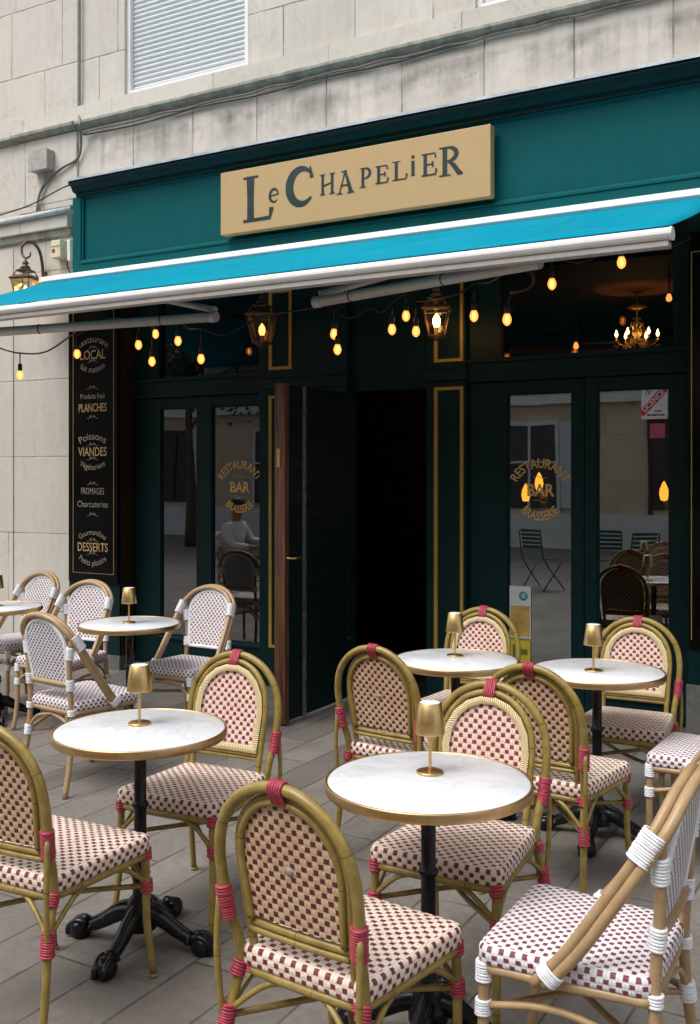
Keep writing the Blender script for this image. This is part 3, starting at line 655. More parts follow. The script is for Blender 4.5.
letters = [('L', 97, 168, .135, .865), ('e', 160, 186, .38, .62), ('C', 202, 271, .125, .735), ('H', 279, 316, .305, .615), ('A', 319, 360, .30, .645), ('P', 371, 404, .31, .60),
           ('E', 408, 440, .32, .585), ('l', 447, 484, .30, .58), ('i', 490, 504, .245, .55), ('E', 515, 553, .26, .585), ('R', 557, 613, .215, .625)]
for (g_, a, b, f0, f1) in letters:
    xa_, xb_ = PX(zoom(a), YS), PX(zoom(b), YS); z1_, z0_ = sz1-SH*f0, sz1-SH*f1; wd, ht = xb_-xa_, z1_-z0_
    mb = MB()
    for k, st in enumerate(G[g_]):
        ribbon(mb, [(xa_+p[0]*wd, z0_+p[1]*ht, p[2]*wd) for p in st], YS-.0015-.0006*k)
    spart(mb, 'letter', M['sign_letter'])

# flat lettering from the built-in font -> mesh; bent onto an arc when asked
def text_mesh(s_, size, mat, name='lettering', bold=0, shear=0, sx=1, arc=None, flip=False):
    cu = bpy.data.curves.new('t', 'FONT'); cu.body = s_; cu.size = size; cu.align_x = 'CENTER'; cu.offset = bold; cu.shear = shear; cu.resolution_u = 3
    ob = bpy.data.objects.new('t', cu); COL.objects.link(ob); bpy.context.view_layer.update()
    me = bpy.data.meshes.new_from_object(ob.evaluated_get(bpy.context.evaluated_depsgraph_get()))
    bpy.data.objects.remove(ob); bpy.data.curves.remove(cu)
    if arc:
        bm = bmesh.new(); bm.from_mesh(me); bmesh.ops.triangulate(bm, faces=bm.faces); bmesh.ops.subdivide_edges(bm, edges=[e for e in bm.edges if e.calc_length() > size*.25], cuts=1); bm.to_mesh(me); bm.free()
    for v_ in me.vertices:
        x, y = v_.co.x*sx, v_.co.y
        if arc:
            up = arc > 0; r_ = abs(arc)
            if up: a = x/r_; x, y = (r_+y)*math.sin(a), (r_+y)*math.cos(a)-r_
            else: a = x/r_; x, y = (r_-y)*math.sin(a), r_-(r_-y)*math.cos(a)
        v_.co = (x, 0, y)
    me.materials.clear(); me.materials.append(mat)
    o = bpy.data.objects.new(name, me); COL.objects.link(o); return o
def put(o, parent, loc):
    o.parent = parent; o.location = Vector(loc)-parent.location if parent.type == 'EMPTY' else Vector(loc); return o

# menu board on the left pier
YM = W-.026
mbx0, mbx1 = PX(68.5, YM), PX(117.5, YM)
MBD = empty('menu_board', ((mbx0+mbx1)/2, YM, .75), 0, 'tall glossy black menu board with gold lettering on the left pier, Desserts lowest', 'menu board')
spart(MB().box(mbx0, mbx1, YM, W-.002, .72, 3.25), 'panel', M['board_black'], MBD, .003)
m_ = MB(); gx0, gx1 = PX(73, YM), PX(114, YM)
for (a, b, c, d_) in ((gx0, gx0+.006, .80, 3.2), (gx1-.006, gx1, .80, 3.2), (gx0, gx1, .796, .80), (gx0, gx1, 3.2, 3.204)): m_.box(a, b, YM-.002, YM-.0005, c, d_)
spart(m_, 'gold_border', M['gold_thin'], MBD)
cx = (mbx0+mbx1)/2
def orn(z, par, x_, wd=.13, y=YM-.0015):
    m_ = MB()
    for s_ in (-1, 1):
        ribbon(m_, [(x_+s_*wd*(.08+.92*k/10)*.5, z+.010*math.sin(k/10*math.pi*2), .0045*(1-.6*k/10)) for k in range(11)], y)
        ribbon(m_, arcpts(x_+s_*.018, z+.008, .010, .010, 0, 270, .002, .004, .002, 10), y-.0003)
    spart(m_, 'ornament', M['silver_letter'], par)
gl_, sl_ = M['gold_letter'], M['silver_letter']
for (s_, py, size, mt, bold, sx, arc, shear) in (
    ('Restaurant', 339, .080, sl_, 0, 1, .24, .0), ('LOCAL', 354.5, .112, gl_, .001, .82, None, 0), ('fait maison', 369.5, .076, sl_, 0, .95, -.26, 0),
    ('Produits frais', 396, .064, sl_, 0, .82, None, 0), ('PLANCHES', 407.5, .098, gl_, .001, .68, None, 0),
    ('Poissons', 436, .086, sl_, 0, 1, .28, 0), ('VIANDES', 451.5, .106, gl_, .001, .76, None, 0), ('Végétariens', 467, .070, sl_, 0, .95, -.28, 0),
    ('FROMAGES', 491, .080, sl_, 0, .66, None, 0), ('Charcuteries', 504, .076, sl_, 0, .88, None, 0),
    ('Gourmandises', 532, .066, sl_, 0, .78, .24, 0), ('DESSERTS', 547, .106, gl_, .001, .76, None, 0), ('Petits plaisirs', 563, .070, sl_, 0, .95, -.26, 0)):
    tx = text_mesh(s_, size, mt, 'lettering', bold, shear, sx, arc)
    put(tx, MBD, (cx, YM-.002, PZ(93, py, YM)-size*.35))
for py in (348, 361.5, 388, 417.5, 445, 459, 484, 515, 540.5, 554): orn(PZ(93, py, YM), MBD, cx)
# right menu panel (only its left edge is in the picture)
xr0 = PX(689, W-.03)
RB = empty('menu_board', (-.75, W-.03, .7), 0, 'black menu board with thin gold edge at the right border, beside the licence sign', 'menu board')
zb0 = PZ(692, 648, W-.03)
spart(MB().box(xr0, xr0+.75, W-.045, W-.021, zb0, 3.1), 'panel', M['board_black'], RB, .003)
m_ = MB(); gx = PX(691, W-.045)
m_.box(gx, gx+.006, W-.047, W-.0455, PZ(692, 640, W-.045), 2.98).box(gx+.006, gx+.6, W-.047, W-.0455, 2.974, 2.98)
spart(m_, 'gold_border', M['gold_thin'], RB)
for (s_, py, size) in (('Vins', 365, .085), ('Bières', 350, .07)):
    tx = text_mesh(s_, size, sl_, 'lettering', .002); put(tx, RB, (xr0+.16, W-.0475, PZ(697, py+4, W-.045)-.03))

# gold lettering on the door glass
def glass_text(px, Yg, label, pyc):
    x_ = PX(px, Yg); z_ = PZ(px, pyc, Yg)
    g_ = empty('window_lettering', (x_, Yg, z_), 0, label, 'lettering', 'gold lettering on the door glass')
    for (s_, size, arc, dz, bold, sx) in (('RESTAURANT', .088, .185, .150, .0005, .74), ('BAR', .115, None, -.04, .002, .9), ('BRASSERIE', .086, -.185, -.205, .0005, .80)):
        tx = text_mesh(s_, size, M['glass_gold'], 'lettering', bold+.001, 0, sx, arc); put(tx, g_, (x_, Yg, z_+dz))
    for dz in (.085, -.075):
        m_ = MB(); ribbon(m_, [(x_-.05+.1*k/10, z_+dz+.008*math.sin(k/10*math.pi*2), .004) for k in range(11)], Yg); o = m_.build('ornament', M['gold_letter']); o.parent = g_; o.matrix_parent_inverse = Matrix.Translation(-g_.location)
glass_text(239.5, F-.012, 'gold words Restaurant Bar Brasserie on the glass left of the doorway', 487)
glass_text(540, F-.001, 'gold words Restaurant Bar Brasserie on the glass right of the doorway', 490)

# stickers on the right-hand door
YK = F-.0095
def sticker(px0, px1, py0, py1, mat, name, label, cat, Y_=YK):
    a, b = PX(px0, Y_), PX(px1, Y_); pc = (px0+px1)/2; z1_, z0_ = PZ(pc, py0, Y_), PZ(pc, py1, Y_)
    o = empty(name, ((a+b)/2, Y_, z0_), 0, label, cat); spart(MB().box(a, b, Y_-.002, Y_, z0_, z1_), 'sheet', mat, o)
    return o, a, b, z0_, z1_
pw = simple('white_sticker_paper', (.62, .64, .68), .4, 0, .04); pr = simple('red_print', (.45, .02, .04), .4); pk = simple('black_print', (.03, .03, .05), .4); pg = simple('pink_red_sticker', (.42, .07, .13), .4)
py_ = simple('yellow_poster_print', (.60, .46, .03), .45); po = simple('ochre_poster_print', (.50, .32, .08), .45, 0, .3, 12); pt = simple('teal_sticker_print', (.05, .35, .33), .4)
o, a, b, z0_, z1_ = sticker(641.5, 667.5, 384, 419, pw, 'licence_sign', 'white licence sign with a red diagonal band on the right door glass', 'sign')
# diagonal band
def quad(pts, y, mat, par, name):
    m_ = MB(); 
    for (x, z) in pts: m_.v.append(Vector((x, y, z)))
    m_.face(range(len(pts))); return spart(m_, name, mat, par)
wd, ht = b-a, z1_-z0_
quad([(a, z0_+.10*ht), (a, z0_+.30*ht), (b-.12*wd, z1_), (b, z1_), (b, z0_+.78*ht), (a+.12*wd, z0_+.10*ht)], YK-.003, pr, o, 'red_band')
tx = text_mesh('LICENCE', .047, pw, 'lettering', .001, 0, .95); tx.rotation_euler = (0, -math.atan2(ht*.72, wd), 0); put(tx, o, ((a+b)/2+.004, YK-.0036, z0_+.47*ht))
tx = text_mesh('IV', .058, pk, 'lettering', .0005, 0, .8); put(tx, o, (a+.27*wd, YK-.003, z0_+.68*ht))
tx = text_mesh('2 RUE', .024, pk, 'lettering', .001); tx2 = text_mesh('DE LA TERRASSE', .016, pk, 'lettering', .001)
bpy.data.objects.remove(tx); bpy.data.objects.remove(tx2)
m_ = MB()
for (u0, u1, v0) in ((.52, .60, .2), (.62, .68, .2), (.70, .78, .2), (.22, .36, .09), (.38, .60, .09), (.62, .70, .09), (.72, .90, .09)): m_.box(a+u0*wd, a+u1*wd, YK-.003, YK-.0021, z0_+v0*ht, z0_+(v0+.05)*ht)
spart(m_, 'small_print', pk, o)
sticker(650, 665, 423.5, 438, pg, 'sticker', 'small pink red sticker below the licence sign on the door glass', 'sticker')
o, a, b, z0_, z1_ = sticker(509.5, 531, 586, 638, pw, 'poster', 'white and ochre poster low on the door glass, above the yellow one', 'poster', F-.0005)
spart(MB().box(a+.008, b-.008, F-.0035, F-.0026, z0_+.01, z0_+.62*(z1_-z0_)), 'ochre_print', po, o)
m_ = MB()
for k in range(4): m_.box(a+.012, b-.012-.02*(k % 2), F-.0035, F-.0026, z1_-.03-k*.022, z1_-.02-k*.022)
spart(m_, 'small_print', M['opp_light'], o)
o, a, b, z0_, z1_ = sticker(510, 530.5, 640, 662, py_, 'poster', 'yellow poster at the foot of the door glass, behind the rattan chair', 'poster', F-.0005)
m_ = MB(); m_.box(a+.02, a+.05, F-.0035, F-.0026, z0_+.03, z1_-.03).box(a+.06, b-.02, F-.0035, F-.0026, z0_+.05, z0_+.09)
spart(m_, 'green_print', simple('olive_print', (.12, .16, .02), .5), o)
p_ = P(523.5, 596, F-.001); o = empty('sticker', tuple(p_), 0, 'small round teal sticker on the door glass above the ochre poster', 'sticker')
m_ = MB(); m_.lathe([(0, 0), (.032, 0), (.032, .002), (0, .002)], 20); m_.xf(Matrix.Translation((0, -.001, 0)) @ Matrix.Rotation(R(90), 4, 'X')); o2 = m_.build('disc', pt); o2.parent = o
m_ = MB()
for k in range(3): m_.box(-.014, .014, -.0042, -.0032, -.012+k*.010, -.008+k*.010)
o2 = m_.build('print', pw); o2.parent = o

# ------------------------------------------------------------------ wall fittings at the upper left
def wpart(mb, name, mat, par, bevel=0): return spart(mb, name, mat, par, bevel)
# junction box
a = P(34, 175, W-.02); b = P(53, 151, W-.02)
a.x += .03; b.x += .02
JB = empty('junction_box', ((a.x+b.x)/2, W-.02, a.z), 0, 'weathered grey junction box on the stone wall above the pipe', 'junction box')
wpart(MB().box(a.x, b.x, W-.11, W-.019, a.z, b.z), 'box', M['box_grey'], JB, .008)
wpart(MB().box(a.x-.005, b.x+.005, W-.118, W-.1105, a.z-.005, b.z+.005), 'lid', M['box_grey'], JB, .004)
# cables
def cable(name, pts, r, mat, label, cat='cable', sm=6, seg=7):
    loc = Vector(pts[0]); o = MB().tube([Vector(p)-loc for p in pts], r, seg, sm).build(name, mat); o.location = loc; return tag(o, label, cat)
yc = W-.03
pts = [P(79.5, -10, W-.03)]+[P(79.5, y, W-.03) for y in (30, 80, 115)]+[P(80, 124, W-.14), P(81, 134, W-.07), P(80.5, 150, W-.03), P(76, 160, W-.03), P(62, 168, W-.04), P(50, 178, W-.04), P(44, 186, W-.04), P(39, 196, W-.04), P(37, 211, W-.04)]
cable('cable', pts, .011, M['grey_cable'], 'grey cable dropping down the stone joint to below the junction box')
pts = [P(46, 176, W-.05), P(44, 184, W-.045), P(41, 190, W-.05), P(38, 200, W-.06), P(40, 211, W-.04)]
cable('cable', pts, .009, M['grey_cable'], 'short tangled cable hanging from the bottom of the junction box')
pts = [P(81, 134, W-.06)]+[P(x, 128.6-.2400*(x-79.5)+ (5 if x < 400 else 6)+1.0*math.sin(x*.11), W-.03) for x in range(95, 700, 22)]+[P(720, -20, W-.03)]
CB = cable('cable', pts, .009, M['grey_cable'], 'long dark cable clipped under the stone string course')
pts = [P(x, 128.6-.2400*(x-79.5)+8.5+1.2*math.sin(x*.05+1), W-.03) for x in range(84, 470, 24)]
cable('cable', pts, .006, M['black_rubber'], 'thinner second cable running below the long clipped one')
pts = [P(-6, 217, W-.5), P(30, 205, W-.3), P(62, 188, W-.15), P(74, 184, W-.12)]
cable('cable', pts, .006, M['black_rubber'], 'thin black wire stretched from the left border to the fascia corner')
# conduit pipe
pts = [P(-10, 224.5, W-.09), P(72, 208.5, W-.09)]
cable('pipe', pts, .024, M['pvc'], 'pale pipe lying on the stone ledge left of the fascia', 'pipe', 0, 12)
# alarm box
a = P(57.5, 260, W-.02); b = P(67, 241, W-.02)
AB = empty('alarm_box', (a.x, W-.02, a.z), 0, 'small ivory alarm box beside the lower left fascia corner', 'alarm box')
wpart(MB().box(a.x, b.x, W-.10, W-.002, a.z, b.z), 'box', M['ivory'], AB, .006)
wpart(MB().box(a.x+.02, a.x+.05, W-.104, W-.1005, a.z+.045, a.z+.075), 'button', pr, AB)
wpart(MB().box(a.x-.002, b.x+.002, W-.104, W-.1005, b.z-.055, b.z-.05), 'seam', M['box_grey'], AB)
cable('cable', [P(67, 261, W-.04), P(68, 268, W-.04), P(72, 276, W-.04)], .007, M['black_rubber'], 'short black lead below the ivory alarm box')
tag(MB().box(PX(69.5, W-.02), PX(72.5, W-.02), W-.05, W-.002, PZ(70, 262, W), PZ(70, 241, W)).build('wall_plate', M['white_metal'], None, .003), 'narrow white plate between alarm box and fascia', 'plate')
# small scratched tag on the pier
tx = text_mesh('Roz', .13, M['grey_cable'], 'graffiti', -.001, .3); tx.location = P(46, 590, W-.003); tx.rotation_euler = (0, R(8), 0); tag(tx, 'faint grey scribble low on the pale stone pier', 'graffiti')

# ------------------------------------------------------------------ lanterns
def lantern_head(root, w=.12, h=.20, lit=True, frame='old_bronze'):
    """four-sided tapering coach lantern hanging with its top at z=0"""
    f = M[frame]; tz = -.12; wb = w*.60; body = MB()
    m_ = MB().lathe([(.0, .02), (.012, .015), (.02, 0), (.03, -.01), (.018, -.02), (.03, -.035), (.045, -.05), (.02, -.06)], 12)
    o = m_.build('finial', f); o.parent = root
    # roof: two tiers, 4-sided
    def tier(mb, r0, z0, r1, z1):
        b = len(mb.v)
        for (r_, z_) in ((r0, z0), (r1, z1)):
            for (sx_, sy_) in ((-1, -1), (1, -1), (1, 1), (-1, 1)): mb.v.append(Vector((sx_*r_, sy_*r_, z_)))
        for k in range(4):
            k2 = (k+1) % 4; mb.face((b+k, b+k2, b+4+k2, b+4+k))
        mb.face((b, b+3, b+2, b+1)); mb.face((b+4, b+5, b+6, b+7))
    m_ = MB(); tier(m_, .03, -.055, w*.50, -.075); tier(m_, w*.48, -.0755, w*.46, -.085)
    tier(m_, w*.55, -.115, w*.86, -.142); tier(m_, w*.84, -.1425, w*.78, -.152); o = m_.build('roof', f); o.parent = root
    m_ = MB()
    zt, zb = -.15, -.15-h
    for (sx_, sy_) in ((-1, -1), (1, -1), (1, 1), (-1, 1)):
        m_.tube([(sx_*w*.72, sy_*w*.72, zt), (sx_*wb*.72, sy_*wb*.72, zb)], .0055, 6)
        m_.tube([(sx_*w*.44, sy_*w*.44, -.08), (sx_*w*.60, sy_*w*.60, -.12)], .005, 6)
    for (r_, z_) in ((wb*.72, zb), (w*.72, zt)):
        c_ = [(-r_, -r_, z_), (r_, -r_, z_), (r_, r_, z_), (-r_, r_, z_)]
        for k in range(4): m_.tube([c_[k], c_[(k+1) % 4]], .006, 6)
    m_.lathe([(0, zb-.035), (.02, zb-.03), (.045, zb-.008), (wb*.7, zb-.004), (wb*.7, zb+.004), (0, zb+.004)], 12)
    o = m_.build('frame', f); o.parent = root
    m_ = MB(); tier(m_, wb*.70, zb+.006, w*.70, zt-.004); o = m_.build('glass', M['lantern_glass']); o.parent = root
    m_ = MB().lathe([(.012, zb+.01), (.012, zb+.07)], 10); o = m_.build('socket', M['old_copper']); o.parent = root
    m_ = MB().lathe([(0.001, zb+.055), (.016, zb+.06), (.026, zb+.09), (.022, zb+.12), (.001, zb+.15)], 12); o = m_.build('bulb', M['filament'] if lit else M['dim']); o.parent = root
def hang_lantern(px, pytop, Y, label, w=.12, h=.20, fr='old_bronze', stem=.3):
    p_ = P(px, pytop, Y); r_ = empty('hanging_lantern', tuple(p_), R(20), label, 'lantern', 'coach lanterns')
    lantern_head(r_, w, h, fr == 'old_copper', fr); o = MB().tube([(0, 0, 0), (0, 0, stem)], .006, 8).build('stem', M['old_bronze']); o.parent = r_
    return r_
hang_lantern(436.5, 288, 6.1, 'lit brass lantern hanging under the awning in front of the right gold beaded pilaster', .115, .17, 'old_copper', .10)
hang_lantern(262, 296, 6.1, 'dimmer lit lantern hanging under the awning left of the doorway', .13, .20, 'old_bronze', .10)
p_ = P(25.5, 262, W-.30); r_ = empty('wall_lantern', tuple(p_), R(15), 'lit lantern on a curled bronze bracket above the awning at the far left', 'lantern', 'coach lanterns')
lantern_head(r_, .12, .20, True)
m_ = MB(); cxx = 0
inv = Matrix.Rotation(-R(15), 4, 'Z')
def loc_(px, py, Y): return inv @ (P(px, py, Y)-p_)
path = [loc_(43, 292, W-.03), loc_(43, 275, W-.03), loc_(42, 262, W-.05), loc_(39, 250, W-.12), loc_(33, 243, W-.2), loc_(26.5, 242, W-.28), loc_(22, 247, W-.31), loc_(22.5, 255, W-.31), loc_(26, 258, W-.31), loc_(30, 256, W-.31), loc_(30.5, 252, W-.31)]
m_.tube(path, [.014, .014, .014, .013, .012, .012, .011, .010, .009, .008, .006], 8, 6).tube([(0, 0, 0), loc_(26, 258, W-.31)], .006, 6)
o = m_.build('bracket', M['old_bronze']); o.parent = r_
q0 = loc_(45, 296, W-.01); q1 = loc_(45, 272, W-.01)
o = MB().tube([q0, q1], .022, 10).build('back_plate', M['old_bronze']); o.parent = r_

# ------------------------------------------------------------------ string lights
SL = empty('string_lights', (-4.5, 5.6, 2.7), 0, 'black festoon cable with warm filament bulbs strung under the awning', 'string lights')
def slp(mb, name, mat, par=None):
    o = mb.build(name, mat); o.parent = par or SL
    if par is None: o.matrix_parent_inverse = Matrix.Translation(-SL.location)
    return o
def bulb(px, py, Y, drop=.10, top=None, s=1.0):
    c_ = P(px, py, Y); k = []
    so_ = MB().lathe([(0, .030), (.013, .030), (.016, .036), (.017, .075), (.013, .085), (.006, .09), (.0, .09)], 12, c_)
    t_ = Vector(top) if top else c_+Vector((0, 0, .09+drop)); so_.tube([c_+Vector((0, 0, .085)), t_], .005, 6)
    so_ = slp(so_, 'socket', M['black_rubber'])
    b_ = MB().lathe([(.0005, -.036), (.012, -.030), (.021, -.019), (.025, -.003), (.023, .011), (.016, .028), (.013, .034)], 16, c_).build('bulb', M['bulb_glass']); b_.parent = so_; k_ = MB().lathe([(.0005, -.020), (.007, -.016), (.0095, 0), (.007, .014), (.003, .022)], 10, c_).build('filament', M['core']); k_.parent = so_; b_.matrix_parent_inverse = Matrix.Identity(4)
    return t_
YBU = 5.55
tops = {}
for k, (px, py, Y, dr) in enumerate([(20, 375, 5.5, .08), (77, 354, 5.5, .05), (138.5, 345, 5.6, .08), (155.5, 334, 5.9, .04), (152, 361.5, 5.6, .16), (178, 341, 5.6, .06), (201, 359, 5.5, .12),
        (334, 334, 5.6, .10), (337.5, 349.5, 5.5, .14), (392, 329.5, 5.6, .08), (406, 316, 5.7, .05), (416, 331.5, 5.7, .10), (474, 316, 5.5, .10), (552, 284, 5.7, .06), (621.5, 262.5, 5.6, .05)]):
    tops[k] = bulb(px, py, Y, dr)
c_ = P(507, 319.5, 5.3); tw = c_+Vector((.025, 0, .15)); bulb(507, 319.5, 5.3, 0, tw)
def cord(pts, r=.0065): slp(MB().tube(pts, r, 7, 6), 'cable', M['black_rubber'])
T0 = P(-20, 338, 5.5)
def sag(a, b, s_): m_ = (Vector(a)+Vector(b))/2; m_.z -= s_; return m_
a72 = P(73, 334, 5.42)
cord([T0, sag(T0, tops[0], .02), tops[0], sag(tops[0], a72, .06), a72, P(79, 328, 5.35)])
cord([tops[1], P(110, 318, 5.6), P(128, 322, 5.6), tops[2], P(146, 326, 5.7), tops[3], tops[4], P(166, 322, 5.6), tops[5], sag(tops[5], tops[6], .03), tops[6], P(225, 335, 5.6), P(260, 318, 5.7), P(300, 310, 5.6), tops[7]])
cord([tops[7], tops[8], P(352, 318, 5.6), P(370, 308, 5.6), P(382, 312, 5.6), tops[9], tops[10], tops[11], P(440, 298, 5.6), P(460, 293, 5.5), tops[12], P(490, 282, 5.4), P(508, 270, 5.0)])
tg = P(517, 268, 4.9)
cord([tw, P(514, 292, 5.2), P(525, 290, 5.15), P(533, 284, 5.1), P(533, 275, 5.0), P(524, 270, 4.9), P(512, 266, 4.85), P(507, 262, 4.8)], .009)
cord([P(533, 272, 5.0), tops[13], P(585, 262, 5.7), tops[14], P(660, 250, 5.6), P(690, 238, 5.5)])

# ------------------------------------------------------------------ chandelier and lamps in the dining room
cp = P(637, 293, 8.4); MED = empty('ceiling_medallion', (cp.x, 8.4, CEIL), 0, 'round plaster ceiling rose above the chandelier, seen through the transom', 'ceiling rose')
m_ = MB().lathe([(0.001, -.05), (.06, -.05), (.08, -.03), (.2, -.028), (.24, -.045), (.28, -.02), (.33, -.03), (.36, -.001)], 32); o = m_.build('rose', M['medallion']); o.parent = MED
CH = empty('chandelier', (cp.x, 8.4, CEIL-.05), 0, 'small lit crystal chandelier inside, behind the right transom glass', 'chandelier')
zc_ = PZ(637, 342, 8.4)-(CEIL-.05)
m_ = MB().tube([(0, 0, 0), (0, 0, zc_)], .008, 8).lathe([(0.001, -.12), (.02, -.10), (.09, -.13), (.02, -.15)], 16).lathe([(0.001, zc_-.02), (.05, zc_), (.02, zc_+.04), (.045, zc_+.07), (.015, zc_+.12)], 14)
o = m_.build('stem', M['crystal']); o.parent = CH
for k in range(6):
    a = 2*math.pi*k/6+.3; r0 = .165; cx_, sy_ = math.cos(a), math.sin(a)
    ar = MB().tube([(0, 0, zc_+.02), (cx_*.07, sy_*.07, zc_-.03), (cx_*.13, sy_*.13, zc_-.02), (cx_*r0, sy_*r0, zc_+.01)], .006, 6, 5).lathe([(0.001, 0), (.03, .006), (.01, .010), (.008, .035)], 10, (cx_*r0, sy_*r0, zc_+.008)).build('arm', M['crystal']); ar.parent = CH
    cb_ = MB().lathe([(.001, 0), (.011, .012), (.013, .025), (.007, .045), (.001, .062)], 10, (cx_*r0, sy_*r0, zc_+.042)).build('candle_bulb', M['candle']); cb_.parent = ar
    m_ = MB()
    for j_ in range(4): m_.lathe([(.001, -.014), (.006, 0), (.001, .010)], 5, (cx_*(r0-.0)+.02*math.cos(j_*1.57), sy_*r0+.02*math.sin(j_*1.57), zc_-.025-.01*(j_ % 2)), False)
    for j_ in range(6): m_.lathe([(.001, -.012), (.005, 0), (.001, .008)], 5, (cx_*(.09-.012*j_), sy_*(.09-.012*j_), zc_-.145*0+(-.14+.02*j_ if False else .02+.035*j_)), False)
    dp = m_.build('crystal_drops', M['crystal']); dp.parent = CH
m_ = MB()
for (rr_, zz_, nn_) in ((.05, .14, 10), (.075, .09, 14), (.05, .02, 10), (.10, -.03, 16), (.07, -.06, 12)):
    for j_ in range(nn_): m_.lathe([(.001, -.016), (.007, 0), (.001, .012)], 5, (rr_*math.cos(6.283*j_/nn_), rr_*math.sin(6.283*j_/nn_), zc_+zz_), False)
o = m_.build('crystal_chain', M['crystal']); o.parent = CH
def sconce(px, py, Y, label, two=False):
    p_ = P(px, py, Y); r_ = empty('wall_lamp', tuple(p_), 0, label, 'lamp', 'amber lamps in the dining room')
    for k in range(2 if two else 1):
        o = MB().lathe([(.001, -.05), (.024, -.045), (.034, .0), (.030, .035), (.014, .075), (.001, .095)], 14, (k*-.11, 0, -.09*k)).build('lamp_shade', M['flame']); o.parent = r_
    o = MB().tube([(0, 0, -.05), (0, .02, -.12), (0, .12, -.13)], .008, 6, 4).box(-.03, .03, .12, .14, -.2, -.05).build('bracket', M['old_copper']); o.parent = r_
    return r_
sconce(539, 484, 7.6, 'pair of glowing amber lamps behind the right hand Brasserie lettering', True)
sconce(664, 494, 7.4, 'small amber wall lamp behind the right edge of the licensed door glass')
sconce(186, 487, 7.8, 'amber lamp glowing behind the glass of the far left door leaf')
for (px, py, Y, lb) in ((576, 346, 8.2, 'tiny pendant bulb inside, left of the chandelier'), (669, 298, 7.6, 'tiny pendant bulb inside, right of the chandelier')):
    p_ = P(px, py, Y); r_ = empty('pendant_bulb', tuple(p_), 0, lb, 'bulb', 'pendant bulbs inside')
    o = MB().lathe([(.0005, -.03), (.02, -.018), (.023, 0), (.012, .03)], 12).build('bulb', M['bulb']); o.parent = r_
    o = MB().tube([(0, 0, .03), (0, 0, max(.05, CEIL-p_.z))], .006, 6).build('cord', M['black_rubber']); o.parent = r_

# ------------------------------------------------------------------ bistro tables and lamps
def make_table():
    r_ = empty('bistro_table', (0, 0, 0), 0, 'x', 'table', 'round marble bistro tables')
    o = MB().lathe([(0.0005, .728), (.29, .728), (.292, .7465), (.289, .7495), (.0005, .75)], 64).build('tabletop', M['marble']); o.parent = r_
    o = MB().lathe([(.292, .722), (.2985, .722), (.300, .725), (.300, .748), (.2985, .7505), (.2935, .7505), (.2925, .748)], 64).build('rim', M['rim']); o.parent = r_
    o = MB().lathe([(0.001, .727), (.07, .727), (.07, .715), (.025, .705), (.022, .69), (.021, .50), (.026, .495), (.031, .487), (.026, .478), (.0215, .472), (.0215, .30), (.026, .29), (.034, .278), (.030, .262), (.036, .250), (.030, .238), (.026, .22), (.026, .175), (.040, .16), (.048, .14), (.045, .12), (.060, .10), (.058, .06), (.03, .05), (.001, .05)], 24).build('column', M['iron']); o.parent = r_
    for k in range(4):
        a = k*math.pi/2+math.pi/4; m_ = MB()
        m_.tube([(.02, 0, .115), (.08, 0, .100), (.15, 0, .060), (.20, 0, .040), (.225, 0, .038)], [.030, .029, .023, .019, .019], 12, 4)
        m_.tube([(.03, 0, .145), (.08, 0, .129), (.14, 0, .088), (.195, 0, .060)], [.012, .013, .011, .009], 8, 4)
        s_ = len(m_.v); m_.lathe([(.001, 0), (.030, .001), (.038, .012), (.041, .028), (.037, .045), (.024, .060), (.016, .066), (.001, .068)], 16, (.235, 0, 0)); m_.lathe([(.001, .066), (.018, .06), (.012, .078), (.001, .082)], 10, (.215, 0, -.005))
        for dy in (-.017, .017): m_.tube([(.200, dy, .050), (.235, dy*1.1, .060), (.270, dy, .035), (.272, dy, .010)], .012, 8, 3)
        m_.tube([(.19, -.022, .03), (.185, 0, .058), (.19, .022, .03)], .010, 8, 4)
        m_.xf(Matrix.Rotation(a, 4, 'Z')); o = m_.build('foot', M['iron']); o.parent = r_
    return r_
def make_lamp():
    r_ = empty('table_lamp', (0, 0, 0), 0, 'x', 'table lamp', 'cordless brass table lamps')
    o = MB().lathe([(.0005, 0), (.040, 0), (.0405, .002), (.040, .006), (.037, .0075), (.0005, .008)], 32).build('base', M['brass']); o.parent = r_
    o = MB().lathe([(.0048, .0081), (.0048, .120)], 12).build('stem', M['brass']); o.parent = r_
    o = MB().lathe([(.040, .118), (.0445, .118), (.045, .120), (.034, .208), (.0325, .2095), (.031, .2095), (.0305, .206), (.0405, .121)], 32).build('lamp_shade', M['brass']); o.parent = r_
    o = MB().lathe([(.0005, .2105), (.027, .2105), (.0305, .2085), (.0305, .2045), (.0005, .204)], 24).build('light_disc', M['lamp_top']); o.parent = r_
    return r_
tabs = [((-1.225, 2.625), -33, 'marble bistro table in the front centre, nearest of all'),
        ((-2.345, 2.665), -32, 'marble bistro table at the left front, between two olive cane chairs'),
        ((-1.25, 4.47), -40, 'marble bistro table at the right, in front of the glass door'),
        ((-1.915, 4.41), -25, 'marble bistro table in front of the gold beaded pilaster right of the doorway'),
        ((-4.07, 4.53), 35, 'marble bistro table near the left door glass with white chairs round it'),
        ((-5.36, 4.66), 8, 'marble bistro table cut by the left border of the photo')]
lampoff = [(430, 773), (139.5, 724), (593.5, 671), (455, 656), (129, 623), (-3, 606)]
tproto = make_table(); lproto = make_lamp()
lampname = ['brass lamp on the front centre table', 'brass lamp on the left front table', 'brass lamp on the right table before the glass door', 'brass lamp on the table before the gold beaded pilaster', 'brass lamp on the table with white chairs near the left glass', 'brass lamp cut by the left border of the photo']
def ground_at(px, py, z):
    u = (px-350)/FPX; t_ = (CAM_H-z)/((py-HOR)/FPX); return Vector((t_*(-sa+ca*u), t_*(ca+sa*u), z))
